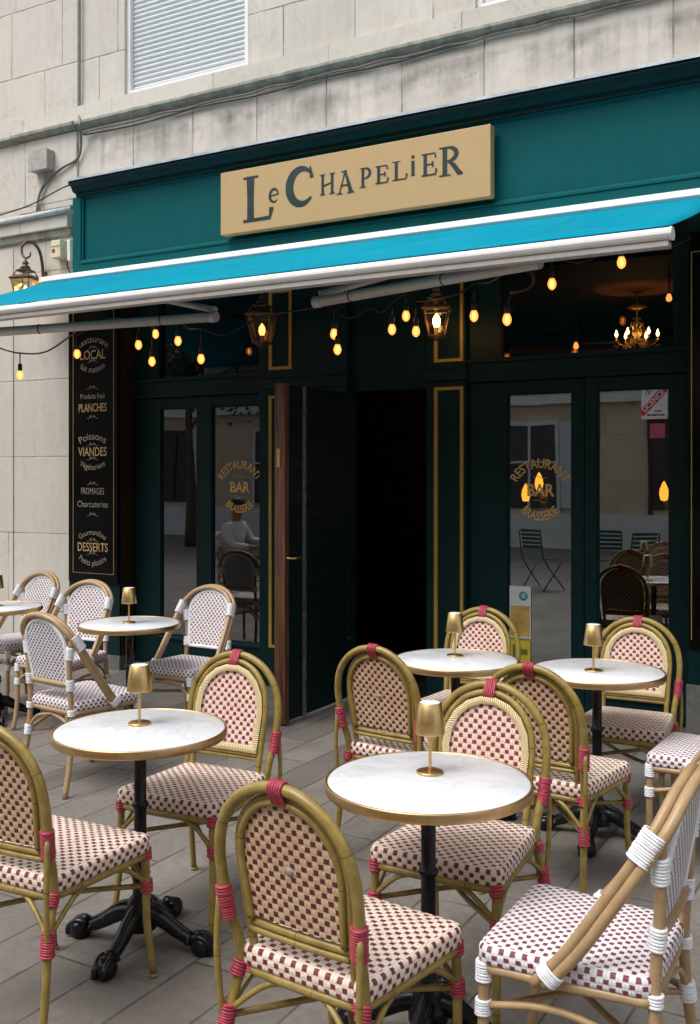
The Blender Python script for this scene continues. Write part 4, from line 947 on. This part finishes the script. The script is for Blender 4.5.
for i, ((x, y), a, lb) in enumerate(tabs): place(tproto, i > 0, (x, y, 0), R(a), lb)
for i, (px, py) in enumerate(lampoff):
    g_ = ground_at(px, py, .75); g_.z = .7502
    place(lproto, i > 0, g_, R(random.uniform(0, 360)), lampname[i])

# ------------------------------------------------------------------ rattan chairs
def rec(z): return -.195-.17*(z-.45)
def mirror(pts): return [(-x, y, z) for (x, y, z) in pts[::-1] if abs(x) > 1e-6]
def binding(mb_pts, r, mat, parent, turns=8, flat=1.0):
    """cord wound round a joint: a stack of cord rings over a thin sleeve"""
    pts = [Vector(p) for p in mb_pts]; L = sum((pts[k+1]-pts[k]).length for k in range(len(pts)-1)); n = max(3, turns); mr = L/n*.56
    m_ = MB()
    for i in range(n):
        s_ = (i+.5)/n*(len(pts)-1); k = min(int(s_), len(pts)-2); c_ = pts[k].lerp(pts[k+1], s_-k); ax = (pts[k+1]-pts[k]).normalized()
        ax = (ax+Vector((RB_.uniform(-.07, .07), RB_.uniform(-.07, .07), RB_.uniform(-.07, .07)))).normalized()
        u_ = ax.orthogonal().normalized(); v_ = ax.cross(u_); rr = r*(.93+.05*RB_.random())
        m_.tube([c_+(u_*math.cos(2*math.pi*q_/14)+v_*math.sin(2*math.pi*q_/14))*rr for q_ in range(14)], mr, 6, closed=True)
    m_.tube([pts[0], pts[-1]] if len(pts) == 2 else pts, r*.90, 12)
    o = m_.build('binding', mat); o.parent = parent; return o
def hoop_binding(cs, rad, n, x0, x1, mr, mat, parent):
    """cord loops round two tubes at once; cs = two (y,z) centres"""
    (ya, za), (yb, zb) = cs; d_ = Vector((yb-ya, zb-za)); d_.normalize(); nn = Vector((-d_.y, d_.x)); m_ = MB()
    for i in range(n):
        x = x0+(x1-x0)*(i+.5)/n; path = []
        for (cy, cz, a0) in ((yb, zb, -90), (ya, za, 90)):
            for k in range(7):
                a = R(a0+180*k/6); path.append((x+RB_.uniform(-.0008, .0008), cy+rad*(d_.x*math.cos(a)+nn.x*math.sin(a)), cz+rad*(d_.y*math.cos(a)+nn.y*math.sin(a))))
        m_.tube(path, mr, 6, closed=True)
    o = m_.build('binding', mat); o.parent = parent; return o
def pair_binding(pp, off, rad, mat, parent, n):
    p0, p1 = Vector(pp[0]), Vector(pp[1]); off = Vector(off); t_ = (p1-p0).normalized(); dd = off-t_*off.dot(t_); dn = dd.normalized(); nn = t_.cross(dn); m_ = MB(); mr = (p1-p0).length/n*.56
    for i in range(n):
        c_ = p0.lerp(p1, (i+.5)/n); path = []; rr = rad*RB_.uniform(1.0, 1.08); sh = t_*RB_.uniform(-.001, .001)
        for (cc_, a0) in ((c_+dd, -90), (c_, 90)):
            for k in range(7):
                a = R(a0+180*k/6); path.append(cc_+sh+dn*math.cos(a)*rr+nn*math.sin(a)*rr)
        m_.tube(path, mr, 6, closed=True)
    o = m_.build('binding', mat); o.parent = parent; return o
RB_ = random.Random(3)
def rounded_seat(wf, wb, dep, z0, z1, rad=.05, n=6, puff=.006):
    """trapezoid with rounded corners; y from -dep/2 to dep/2, front = +y. UV in metres"""
    def outline(off):
        pts = []
        cor = [(wf/2-off, dep/2-off, 0), (-wf/2+off, dep/2-off, 90), (-wb/2+off, -dep/2+off, 180), (wb/2-off, -dep/2+off, 270)]
        r_ = rad-off
        for (x, y, a0) in cor:
            sx_, sy_ = (1 if x > 0 else -1), (1 if y > 0 else -1)
            cx_, cy_ = x-sx_*r_, y-sy_*r_
            for k in range(n+1):
                a = R(a0+90*k/n); pts.append((cx_+r_*math.cos(a), cy_+r_*math.sin(a)))
        return pts
    m_ = MB(); H = z1-z0
    levels = [(0.004, z0, 0), (0, z0+.008, 1), (0, z1-.016, 1), (.004, z1-.006, 1), (.014, z1, 1), (.030, z1+puff*.4, 1)]
    rings = []
    for (off, z, _) in levels:
        b = len(m_.v); o_ = outline(off); rings.append((b, o_, z, off))
        for (x, y) in o_: m_.v.append(Vector((x, y, z)))
    N = len(rings[0][1])
    per = [0]
    for i in range(N):
        a, b = rings[1][1][i], rings[1][1][(i+1) % N]; per.append(per[-1]+math.hypot(a[0]-b[0], a[1]-b[1]))
    for r_ in range(len(rings)-1):
        b0, o0, za, offa = rings[r_]; b1, o1, zb, offb = rings[r_+1]
        for i in range(N):
            j_ = (i+1) % N
            va, vb = (za-z0 if r_ < 4 else H), (zb-z0 if r_ < 4 else H)
            if r_ >= 4:
                u = [(o0[i][0], o0[i][1]), (o0[j_][0], o0[j_][1]), (o1[j_][0], o1[j_][1]), (o1[i][0], o1[i][1])]
            else:
                u = [(per[i], va), (per[i+1], va), (per[i+1], vb), (per[i], vb)]
            m_.face((b0+i, b0+j_, b1+j_, b1+i), u, True)
    b, o_, z, off = rings[-1]
    # centre ring then fill
    b2 = len(m_.v); sc = .5
    for (x, y) in o_: m_.v.append(Vector((x*sc, y*sc, z+puff)))
    for i in range(N):
        j_ = (i+1) % N; u = [o_[i], o_[j_], (o_[j_][0]*sc, o_[j_][1]*sc), (o_[i][0]*sc, o_[i][1]*sc)]
        m_.face((b+i, b+j_, b2+j_, b2+i), u, True)
    m_.face([b2+i for i in range(N)], [(x*sc, y*sc) for (x, y) in o_], True)
    m_.face([rings[0][0]+i for i in range(N)][::-1], [p for p in rings[0][1]][::-1], False)
    return m_
def back_panel(hw_b, hw_t, zb, zs, zt, yoff, thick, nx=16, nz=14, curve=.25):
    """woven arch; zs = spring line. both faces with uv"""
    front = MB(); cols = []
    for i in range(nx+1):
        s_ = -1+2*i/nx; c_ = []
        for k in range(nz+1):
            t_ = k/nz
            top = zs+(zt-zs)*math.sqrt(max(0, 1-(abs(s_)**2.1)))
            z = zb+(top-zb)*t_; hw = hw_b+(hw_t-hw_b)*min(1, (z-zb)/max(1e-6, zs-zb)); x = s_*hw
            c_.append((x, rec(z)+yoff+curve*x*x, z))
        cols.append(c_)
    def sheet(mb, dy, flip):
        b = len(mb.v)
        for c_ in cols:
            for p in c_: mb.v.append(Vector((p[0], p[1]+dy, p[2])))
        for i in range(nx):
            for k in range(nz):
                a = b+i*(nz+1)+k; q_ = (a, a+nz+1, a+nz+2, a+1); pp = [cols[i][k], cols[i+1][k], cols[i+1][k+1], cols[i][k+1]]
                u = [(p[0]+.5, p[2]) for p in pp]
                if flip: q_ = q_[::-1]; u = u[::-1]
                mb.face(q_, u, True)
    m1 = MB(); sheet(m1, thick/2, True); m2 = MB(); sheet(m2, -thick/2, False)
    return m1, m2
def arch_path(hw_b, hw_t, zb, zs, zt, yoff, n=9, curve=.25, closed_bottom=False, dz=0):
    pts = []
    for z in [zb+(zs-zb)*k/3 for k in range(3)]:
        hw = hw_b+(hw_t-hw_b)*(z-zb)/(zs-zb); pts.append((hw, rec(z)+yoff+curve*hw*hw, z))
    for k in range(n+1):
        a = math.pi*k/n; x = hw_t*math.cos(a); z = zs+(zt-zs)*math.sin(a)**.92 if 0 < k < n else zs
        pts.append((x, rec(z)+yoff+curve*x*x, z))
    for z in [zb+(zs-zb)*k/3 for k in (2, 1, 0)]:
        hw = hw_b+(hw_t-hw_b)*(z-zb)/(zs-zb); pts.append((-hw, rec(z)+yoff+curve*hw*hw, z))
    return pts
def make_chair_olive():
    bo, rc = M['bamboo_olive'], M['red_cord']
    r_ = empty('rattan_chair', (0, 0, 0), 0, 'x', 'chair', 'olive cane chairs with red and cream weave')
    o = rounded_seat(.445, .385, .425, .420, .472, .036).build('seat', M['weave_seat']); o.parent = r_
    sf = MB().tube([(.205, .12, .409), (.195, .185, .409), (.12, .203, .409), (-.12, .203, .409), (-.195, .185, .409), (-.205, .12, .409), (-.18, -.15, .409), (-.14, -.198, .409), (.14, -.198, .409), (.18, -.15, .409)], .0125, 10, 5, closed=True).build('seat_frame', bo); sf.parent = r_
    # backrest
    f_, b_ = back_panel(.136, .147, .555, .70, .864, .0, .012)
    p1 = f_.build('backrest', M['weave_front']); p1.parent = r_
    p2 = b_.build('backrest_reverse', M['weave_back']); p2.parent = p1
    # braid on the front edge
    ap = arch_path(.136, .147, .565, .70, .852, .014)
    br = MB(); 
    pts_o = arch_path(.146, .157, .543, .70, .872, .015); pts_i = arch_path(.121, .131, .570, .70, .846, .015)
    b = 0
    n = len(pts_o); L = 0
    for rr, pl in ((0, pts_o), (1, pts_i)):
        for p in pl: br.v.append(Vector(p)+Vector((0, .004*rr*0, 0)))
    for p, q2 in zip(pts_o, pts_i): m3 = (Vector(p)+Vector(q2))/2+Vector((0, .008, 0)); br.v.append(m3)
    for i in range(n-1):
        l0 = L; L += (Vector(pts_o[i+1])-Vector(pts_o[i])).length
        br.face((i, i+1, 2*n+i+1, 2*n+i), [(l0, 0), (L, 0), (L, .014), (l0, .014)], True); br.face((2*n+i, 2*n+i+1, n+i+1, n+i), [(l0, .014), (L, .014), (L, .028), (l0, .028)], True)
    # bottom strip
    s0 = len(br.v)
    for k in range(9):
        x = -.146+.292*k/8
        for (z, dy) in ((.543, 0), (.557, .008), (.571, 0)): br.v.append(Vector((x, rec(z)+.0155+.25*x*x+dy, z)))
    for k in range(8):
        for j_ in range(2):
            a = s0+3*k+j_; x = .037*k
            br.face((a, a+3, a+4, a+1), [(x, .014*j_), (x+.037, .014*j_), (x+.037, .014*j_+.014), (x, .014*j_+.014)], True)
    o = br.build('braid', M['braid']); o.parent = p1
    bf = MB()
    inner = arch_path(.153, .163, .46, .70, .882, .0, 11)
    inner2 = arch_path(.139, .150, .548, .70, .868, -.010, 11)
    bf.tube([(.160, -.19, .40)]+inner+[(-.160, -.19, .40)], .0115, 10, 4)
    bf.tube(inner2, .0095, 8, 4)
    xs_ = [-.15+.30*k/6 for k in range(7)]
    bf.tube([(x, rec(.535)+.25*x*x, .535) for x in xs_], .0105, 8, 3); bf.tube([(x, rec(.517)-.006+.25*x*x, .517) for x in xs_], .009, 8, 3)
    bf = bf.build('inner_frame', bo); bf.parent = r_
    half = [(.184, -.200, .42), (.187, -.212, .49), (.195, -.235, .56), (.203, -.250, .64), (.203, -.262, .715), (.184, -.272, .79), (.137, -.280, .853), (.071, -.285, .893), (0, -.287, .905)]
    oh = MB().tube(half+mirror(half), .0145, 12, 5).build('back_frame', bo); oh.parent = r_
    hoop_binding(((-.287, .905), (-.268, .876)), .0175, 6, -.021, .021, .0036, rc, oh)
    for s_ in (-1, 1):
        lg = MB().tube([(s_*.184, -.200, .42), (s_*.190, -.222, .36), (s_*.197, -.240, .29), (s_*.202, -.256, .15), (s_*.208, -.280, .01)], [.0145, .014, .0135, .0125, .0115], 10, 5).lathe([(.0005, 0), (.0145, 0), (.015, .012), (.0005, .013)], 10, (s_*.2083, -.2812, 0)).build('leg', bo); lg.parent = r_
        o = MB().tube([(s_*.210, -.256, .60), (s_*.213, -.262, .48), (s_*.209, -.258, .38), (s_*.203, -.250, .29)], .0085, 8, 4).build('strut', bo); o.parent = lg
        binding([(s_*.2035, -.2505, .625), (s_*.196, -.236, .540)], .0185, rc, lg, 13)
        binding([(s_*.159, -.190, .435), (s_*.160, -.192, .402)], .0165, rc, lg, 5)
        binding([(s_*.185, -.204, .425), (s_*.189, -.218, .392)], .0175, rc, lg, 5)
        binding([(s_*.196, -.236, .330), (s_*.201, -.247, .262)], .0190, rc, lg, 10)
        lg = MB().tube([(s_*.200, .192, .432), (s_*.203, .197, .30), (s_*.205, .198, .18), (s_*.212, .222, .01)], [.0135, .013, .0125, .0115], 10, 5).lathe([(.0005, 0), (.014, 0), (.0145, .012), (.0005, .013)], 10, (s_*.2122, .2222, 0)).build('leg', bo); lg.parent = r_
        binding([(s_*.200, .193, .428), (s_*.2015, .195, .390)], .0170, rc, lg, 4)
        binding([(s_*.203, .197, .325), (s_*.204, .198, .285)], .0175, rc, lg, 5)
    st = MB()
    F1, F2, B1, B2 = (.203, .197, .305), (-.203, .197, .305), (.198, -.240, .30), (-.198, -.240, .30)
    st.tube([F1, (0, 0, .312), B2], .009, 8, 4); st.tube([F2, (0, -.005, .294), B1], .009, 8, 4)
    o = st.build('stretcher', M['bamboo_olive']); o.parent = r_
    pairs = [(F1, (.08, .203, .403)), (F2, (-.08, .203, .403)), (F1, (.198, .05, .403)), (F2, (-.198, .05, .403)), (B1, (.186, -.07, .403)), (B2, (-.186, -.07, .403)), (B1, (.06, -.198, .403)), (B2, (-.06, -.198, .403))]
    for (a, b) in pairs:
        a, b = Vector(a), Vector(b); m3 = a.lerp(b, .6)+Vector((0, 0, .018))
        o = MB().tube([a+Vector((0, 0, .01)), m3, b], .0078, 8, 4).build('brace', bo); o.parent = r_
    return r_
def make_chair_white():
    bo, wc = M['bamboo_tan'], M['white_cord']
    r_ = empty('rattan_chair', (0, 0, 0), 0, 'x', 'chair', 'tan cane chairs with white and plum weave')
    o = rounded_seat(.45, .40, .43, .422, .470, .042).build('seat', M['weave_white']); o.parent = r_
    sf = MB().tube([(.208, .12, .412), (.198, .190, .412), (.12, .206, .412), (-.12, .206, .412), (-.198, .190, .412), (-.208, .12, .412), (-.188, -.15, .412), (-.15, -.20, .412), (.15, -.20, .412), (.188, -.15, .412)], .0135, 10, 5, closed=True).build('seat_frame', bo); sf.parent = r_
    f_, b_ = back_panel(.135, .158, .535, .74, .885, .0, .014)
    p1 = f_.build('backrest', M['weave_white']); p1.parent = r_
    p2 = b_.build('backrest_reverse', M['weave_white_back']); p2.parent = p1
    o = MB().tube(arch_path(.135, .158, .535, .74, .885, .0, 11), .012, 8, 4).tube([(-.135, rec(.535)+.005, .535), (0, rec(.535), .535), (.135, rec(.535)+.005, .535)], .012, 8, 4).build('white_edging', wc); o.parent = p1
    # double hoop that runs down to the seat as arms
    half = [(.232, .03, .415), (.232, -.05, .51), (.224, -.130, .63), (.208, -.210, .755), (.184, -.250, .825), (.112, -.276, .888), (0, -.288, .912)]
    h1 = MB().tube(half+mirror(half), .0145, 12, 6)
    h1.tube([(x*.985, y+.030, z-.004) for (x, y, z) in half+mirror(half)], .0135, 12, 6)
    oh = h1.build('back_frame', bo); oh.parent = r_
    for s_ in (-1, 1):
        pair_binding([(s_*.211, -.192, .735), (s_*.198, -.232, .805)], (0, .030, -.004), .0152, wc, oh, 12)
        pair_binding([(s_*.232, .022, .425), (s_*.232, -.002, .452)], (0, .030, -.004), .0165, wc, oh, 5)
        lg = MB().tube([(s_*.190, -.230, .79), (s_*.168, -.225, .64), (s_*.166, -.214, .48), (s_*.172, -.212, .38), (s_*.182, -.228, .20), (s_*.198, -.275, .0)], .0145, 10, 5).build('leg', bo); lg.parent = r_
        binding([(s_*.182, -.228, .755), (s_*.172, -.226, .690)], .019, wc, lg, 8)
        binding([(s_*.166, -.220, .585), (s_*.166, -.216, .530)], .0190, wc, lg, 7)
        binding([(s_*.169, -.213, .430), (s_*.171, -.212, .400)], .0185, wc, lg, 4)
        binding([(s_*.176, -.217, .310), (s_*.179, -.222, .260)], .0190, wc, lg, 7)
        lg = MB().tube([(s_*.202, .195, .43), (s_*.203, .198, .28), (s_*.206, .203, .14), (s_*.214, .226, .0)], .0145, 10, 5).build('leg', bo); lg.parent = r_
        binding([(s_*.202, .196, .425), (s_*.2025, .197, .375)], .0190, wc, lg, 7)
        binding([(s_*.203, .198, .330), (s_*.204, .199, .290)], .0185, wc, lg, 6)
        a, b = (s_*.203, .198, .315), (s_*.179, -.22, .285)
        o = MB().tube([a, (s_*.2, 0, .345), b], .0095, 8, 5).build('brace', bo); o.parent = r_
        o = MB().tube([a, (s_*.12, .202, .365), (0, .205, .385)], .0085, 8, 5).build('brace', bo); o.parent = r_
        o = MB().tube([b, (s_*.12, -.21, .36), (0, -.203, .39)], .0085, 8, 5).build('brace', bo); o.parent = r_
    o = MB().tube([(-.166, rec(.555)-.006, .558), (0, rec(.555)-.012, .558), (.166, rec(.555)-.006, .558)], .013, 8, 4).build('back_rail', bo); o.parent = r_
    st = MB().tube([(.203, .198, .305), (0, -.01, .29), (-.179, -.22, .28)], .009, 8, 4).tube([(-.203, .198, .305), (0, -.01, .31), (.179, -.22, .28)], .009, 8, 4)
    o = st.build('stretcher', bo); o.parent = r_
    return r_
CO = make_chair_olive(); CW = make_chair_white()
def head(dx, dy): return math.atan2(-dx, dy)     # local +y turned to (dx,dy)
olive = [((-2.355, 2.28), (-.05, 1), 'olive cane chair cut by the left border, its back to the camera'),
         ((-2.37, 3.01), (.06, -1), 'olive cane chair behind the left front table, facing it'),
         ((-1.255, 2.215), (.10, 1), 'olive cane chair in the foreground with its back and round badge to the camera'),
         ((-1.275, 2.965), (.0, -1), 'olive cane chair just behind the front centre table'),
         ((-1.94, 3.97), (.12, 1), 'olive cane chair with its back to the camera in front of the dark doorway'),
         ((-2.03, 4.77), (0, -1), 'olive cane chair against the shopfront, behind the table by the gold beaded pilaster'),
         ((-1.24, 3.90), (.10, 1), 'olive cane chair with its back to the camera before the right hand table'),
         ((-1.205, 4.80), (.03, -1), 'olive cane chair behind the right hand table, facing out from the glass door')]
white = [((-.738, 2.53), (-1, .0), 'tan cane chair with white seat in the lower right corner of the photo'),
         ((-.76, 4.44), (-1, .04), 'tan cane chair at the right border with only its white seat in view'),
         ((-3.89, 3.97), (.12, .99), 'tan cane chair on the left with its white back turned to the camera'),
         ((-3.95, 4.90), (-.02, -1), 'tan cane chair in front of the left door glass, right of its table'),
         ((-4.82, 4.74), (.08, -1), 'tan cane chair below the black menu board, between two tables'),
         ((-5.60, 5.02), (-.08, -1), 'tan cane chair by the pale stone pier at the far left')]
for i, (p, h, lb) in enumerate(olive): place(CO, i > 0, (*p, 0), head(*h), lb)
for i, (p, h, lb) in enumerate(white): place(CW, i > 0, (*p, 0), head(*h), lb)
# small round badge on the foreground chair and the chair by the doorway
bm_ = simple('grey_metal_badge', (.34, .31, .28), .6, .0, .08, 40)
for nm_ in [o for o in bpy.data.objects if o.get('label') in (olive[2][2], olive[4][2])]:
    m_ = MB().lathe([(.0005, 0), (.012, 0), (.012, .001), (.0005, .0012)], 16); m_.xf(Matrix.Translation((.0, rec(.70)-.0065, .70)) @ Matrix.Rotation(R(90), 4, 'X')); o = m_.build('badge', bm_); o.parent = nm_

# ------------------------------------------------------------------ across the terrace, mirrored in the door glass
def make_metal_chair():
    r_ = empty('metal_chair', (0, 0, 0), 0, 'x', 'chair', 'green slatted metal chairs mirrored in the glass'); g_ = M['chair_green']
    m_ = MB()
    for k in range(6): m_.box(-.19, .19, -.19+.066*k, -.14+.066*k, .442, .45)
    o = m_.build('seat', g_); o.parent = r_
    m_ = MB()
    for k in range(5): m_.box(-.19, .19, -.236-.014*k, -.228-.014*k, .60+.058*k, .64+.058*k)
    o = m_.build('backrest', g_); o.parent = r_
    for s_ in (-1, 1):
        for pts in ([(s_*.2, -.31, .86), (s_*.2, -.22, .45), (s_*.2, .2, 0)], [(s_*.2, .2, .45), (s_*.2, -.24, 0)]):
            o = MB().tube(pts, .010, 8, 3).build('leg', g_); o.parent = r_
    return r_
MC = make_metal_chair()
for i, (x, y, a, lb) in enumerate(((-4.6, -.7, 200, 'green slatted metal chair mirrored in the glass under the Brasserie lettering'), (-3.75, -.9, 165, 'green slatted metal chair mirrored at the left of the licensed door glass'), (-3.3, -.5, 130, 'green slatted metal chair mirrored in the middle of the licensed door glass'))):
    place(MC, i > 0, (x, y, 0), R(a), lb)
# seated guest in a white shirt, mirrored in the left door glass
pe = place(CW, True, (-7.35, 2.75, 0), R(-100), 'tan cane chair under the seated guest mirrored in the left door glass')
skin = simple('skin', (.36, .19, .12), .5, 0, .05); shirt = simple('white_shirt', (.75, .76, .80), .8, 0, .05); trs = simple('dark_trousers', (.02, .022, .03), .8); hair = simple('dark_hair', (.012, .009, .007), .5)
def skinned(name, verts, edges, mat, parent, sub=2):
    me = bpy.data.meshes.new(name); me.from_pydata([v[0] for v in verts], edges, []); o = bpy.data.objects.new(name, me); COL.objects.link(o)
    md = o.modifiers.new('skin', 'SKIN'); md.use_smooth_shade = True
    for i, v in enumerate(verts):
        rr = v[1] if isinstance(v[1], tuple) else (v[1], v[1]); me.skin_vertices[0].data[i].radius = rr; me.skin_vertices[0].data[i].use_root = (i == 0)
    o.modifiers.new('sub', 'SUBSURF').levels = sub; o.modifiers['sub'].render_levels = sub; me.materials.append(mat); o.parent = parent; return o
PR = empty('person', (-7.35, 2.75, 0), R(-100), 'seated guest in a white shirt and dark trousers mirrored in the left door glass', 'person')
body = skinned('body', [((0, -.08, .55), (.13, .10)), ((0, -.10, .75), (.13, .09)), ((0, -.10, .95), (.15, .10)), ((0, -.09, 1.05), .06), ((0, -.07, 1.12), .05), ((0, -.045, 1.20), (.075, .09)), ((0, -.04, 1.28), (.065, .08)),
    ((.19, -.09, 1.0), .05), ((.24, .02, .80), .04), ((.16, .24, .80), .032), ((.13, .31, .80), .028), ((-.19, -.09, 1.0), .05), ((-.25, -.02, .78), .04), ((-.14, .20, .74), .032), ((-.10, .27, .74), .028),
    ((.10, .0, .54), .085), ((.12, .36, .53), .065), ((.12, .40, .12), .045), ((.12, .50, .04), .035), ((-.10, .0, .54), .085), ((-.12, .36, .53), .065), ((-.12, .38, .12), .045), ((-.12, .48, .04), .035)],
    [(0, 1), (1, 2), (2, 3), (3, 4), (4, 5), (5, 6), (2, 7), (7, 8), (8, 9), (9, 10), (2, 11), (11, 12), (12, 13), (13, 14), (0, 15), (15, 16), (16, 17), (17, 18), (0, 19), (19, 20), (20, 21), (21, 22)], skin, PR)
skinned('shirt', [((0, -.08, .60), (.145, .115)), ((0, -.10, .78), (.145, .105)), ((0, -.10, .96), (.165, .112)), ((0, -.09, 1.05), .072), ((.195, -.09, 1.0), .062), ((.245, .02, .80), .05), ((.17, .22, .80), .042), ((-.195, -.09, 1.0), .062), ((-.255, -.02, .78), .05), ((-.15, .18, .74), .042)],
    [(0, 1), (1, 2), (2, 3), (2, 4), (4, 5), (5, 6), (2, 7), (7, 8), (8, 9)], shirt, PR)
skinned('trousers', [((0, -.07, .55), (.14, .11)), ((.10, .0, .545), .095), ((.12, .37, .535), .075), ((.12, .40, .14), .056), ((-.10, .0, .545), .095), ((-.12, .37, .535), .075), ((-.12, .38, .14), .056)], [(0, 1), (1, 2), (2, 3), (0, 4), (4, 5), (5, 6)], trs, PR)
o = MB().lathe([(.001, .095), (.05, .088), (.083, .055), (.09, .01), (.08, -.03), (.06, -.045)], 20, (0, -.055, 1.255)).build('hair', hair); o.parent = PR
for s_ in (-1, 1):
    for k in range(4):
        o = MB().tube([(s_*.115+s_*.012*k-s_*.02, .28 if s_ < 0 else .32, .775), (s_*.11+s_*.012*k-s_*.02, .325+.008*(k % 2) if s_ < 0 else .365+.008*(k % 2), .76), (s_*.105+s_*.012*k-s_*.02, .345 if s_ < 0 else .385, .74)], .0075, 6, 3).build('finger', skin); o.parent = PR
# tree on the far pavement, mirrored in the left transom
TR = empty('street_tree', (-14.5, -5.2, 0), 0, 'green street tree mirrored in the transom glass above the left doors', 'tree')
bark = simple('grey_bark', (.09, .07, .05), .9, 0, .3, 12, .4)
rt = random.Random(5); m_ = MB().tube([(0, 0, 0), (.05, 0, 1.5), (0, .1, 3.0), (.1, 0, 4.4)], [.16, .13, .11, .06], 10, 4)
cl = []
for k in range(14):
    a = rt.uniform(0, 6.28); rr = rt.uniform(.6, 1.9); z0_ = rt.uniform(2.6, 4.0); e_ = Vector((rr*math.cos(a), rr*math.sin(a), z0_+rt.uniform(.5, 1.9))); cl.append(e_)
    m_.tube([(0, .05, z0_), tuple(e_*.5+Vector((0, 0, z0_*.5+.1))), tuple(e_)], [.05, .03, .012], 6, 3)
o = m_.build('trunk', bark); o.parent = TR
m_ = MB()
for c_ in cl:
    for k in range(260):
        p_ = c_+Vector((rt.gauss(0, .42), rt.gauss(0, .42), rt.gauss(0, .36))); n_ = Vector((rt.uniform(-1, 1), rt.uniform(-1, 1), rt.uniform(.1, 1))).normalized(); u_ = n_.orthogonal().normalized()*.075; v_ = n_.cross(u_).normalized()*.045
        b = len(m_.v); m_.v += [p_-u_, p_-v_, p_+u_, p_+v_]; m_.face((b, b+1, b+2, b+3))
o = m_.build('crown', simple('tree_leaves', (.055, .11, .03), .6, 0, .5, 2)); o.parent = TR
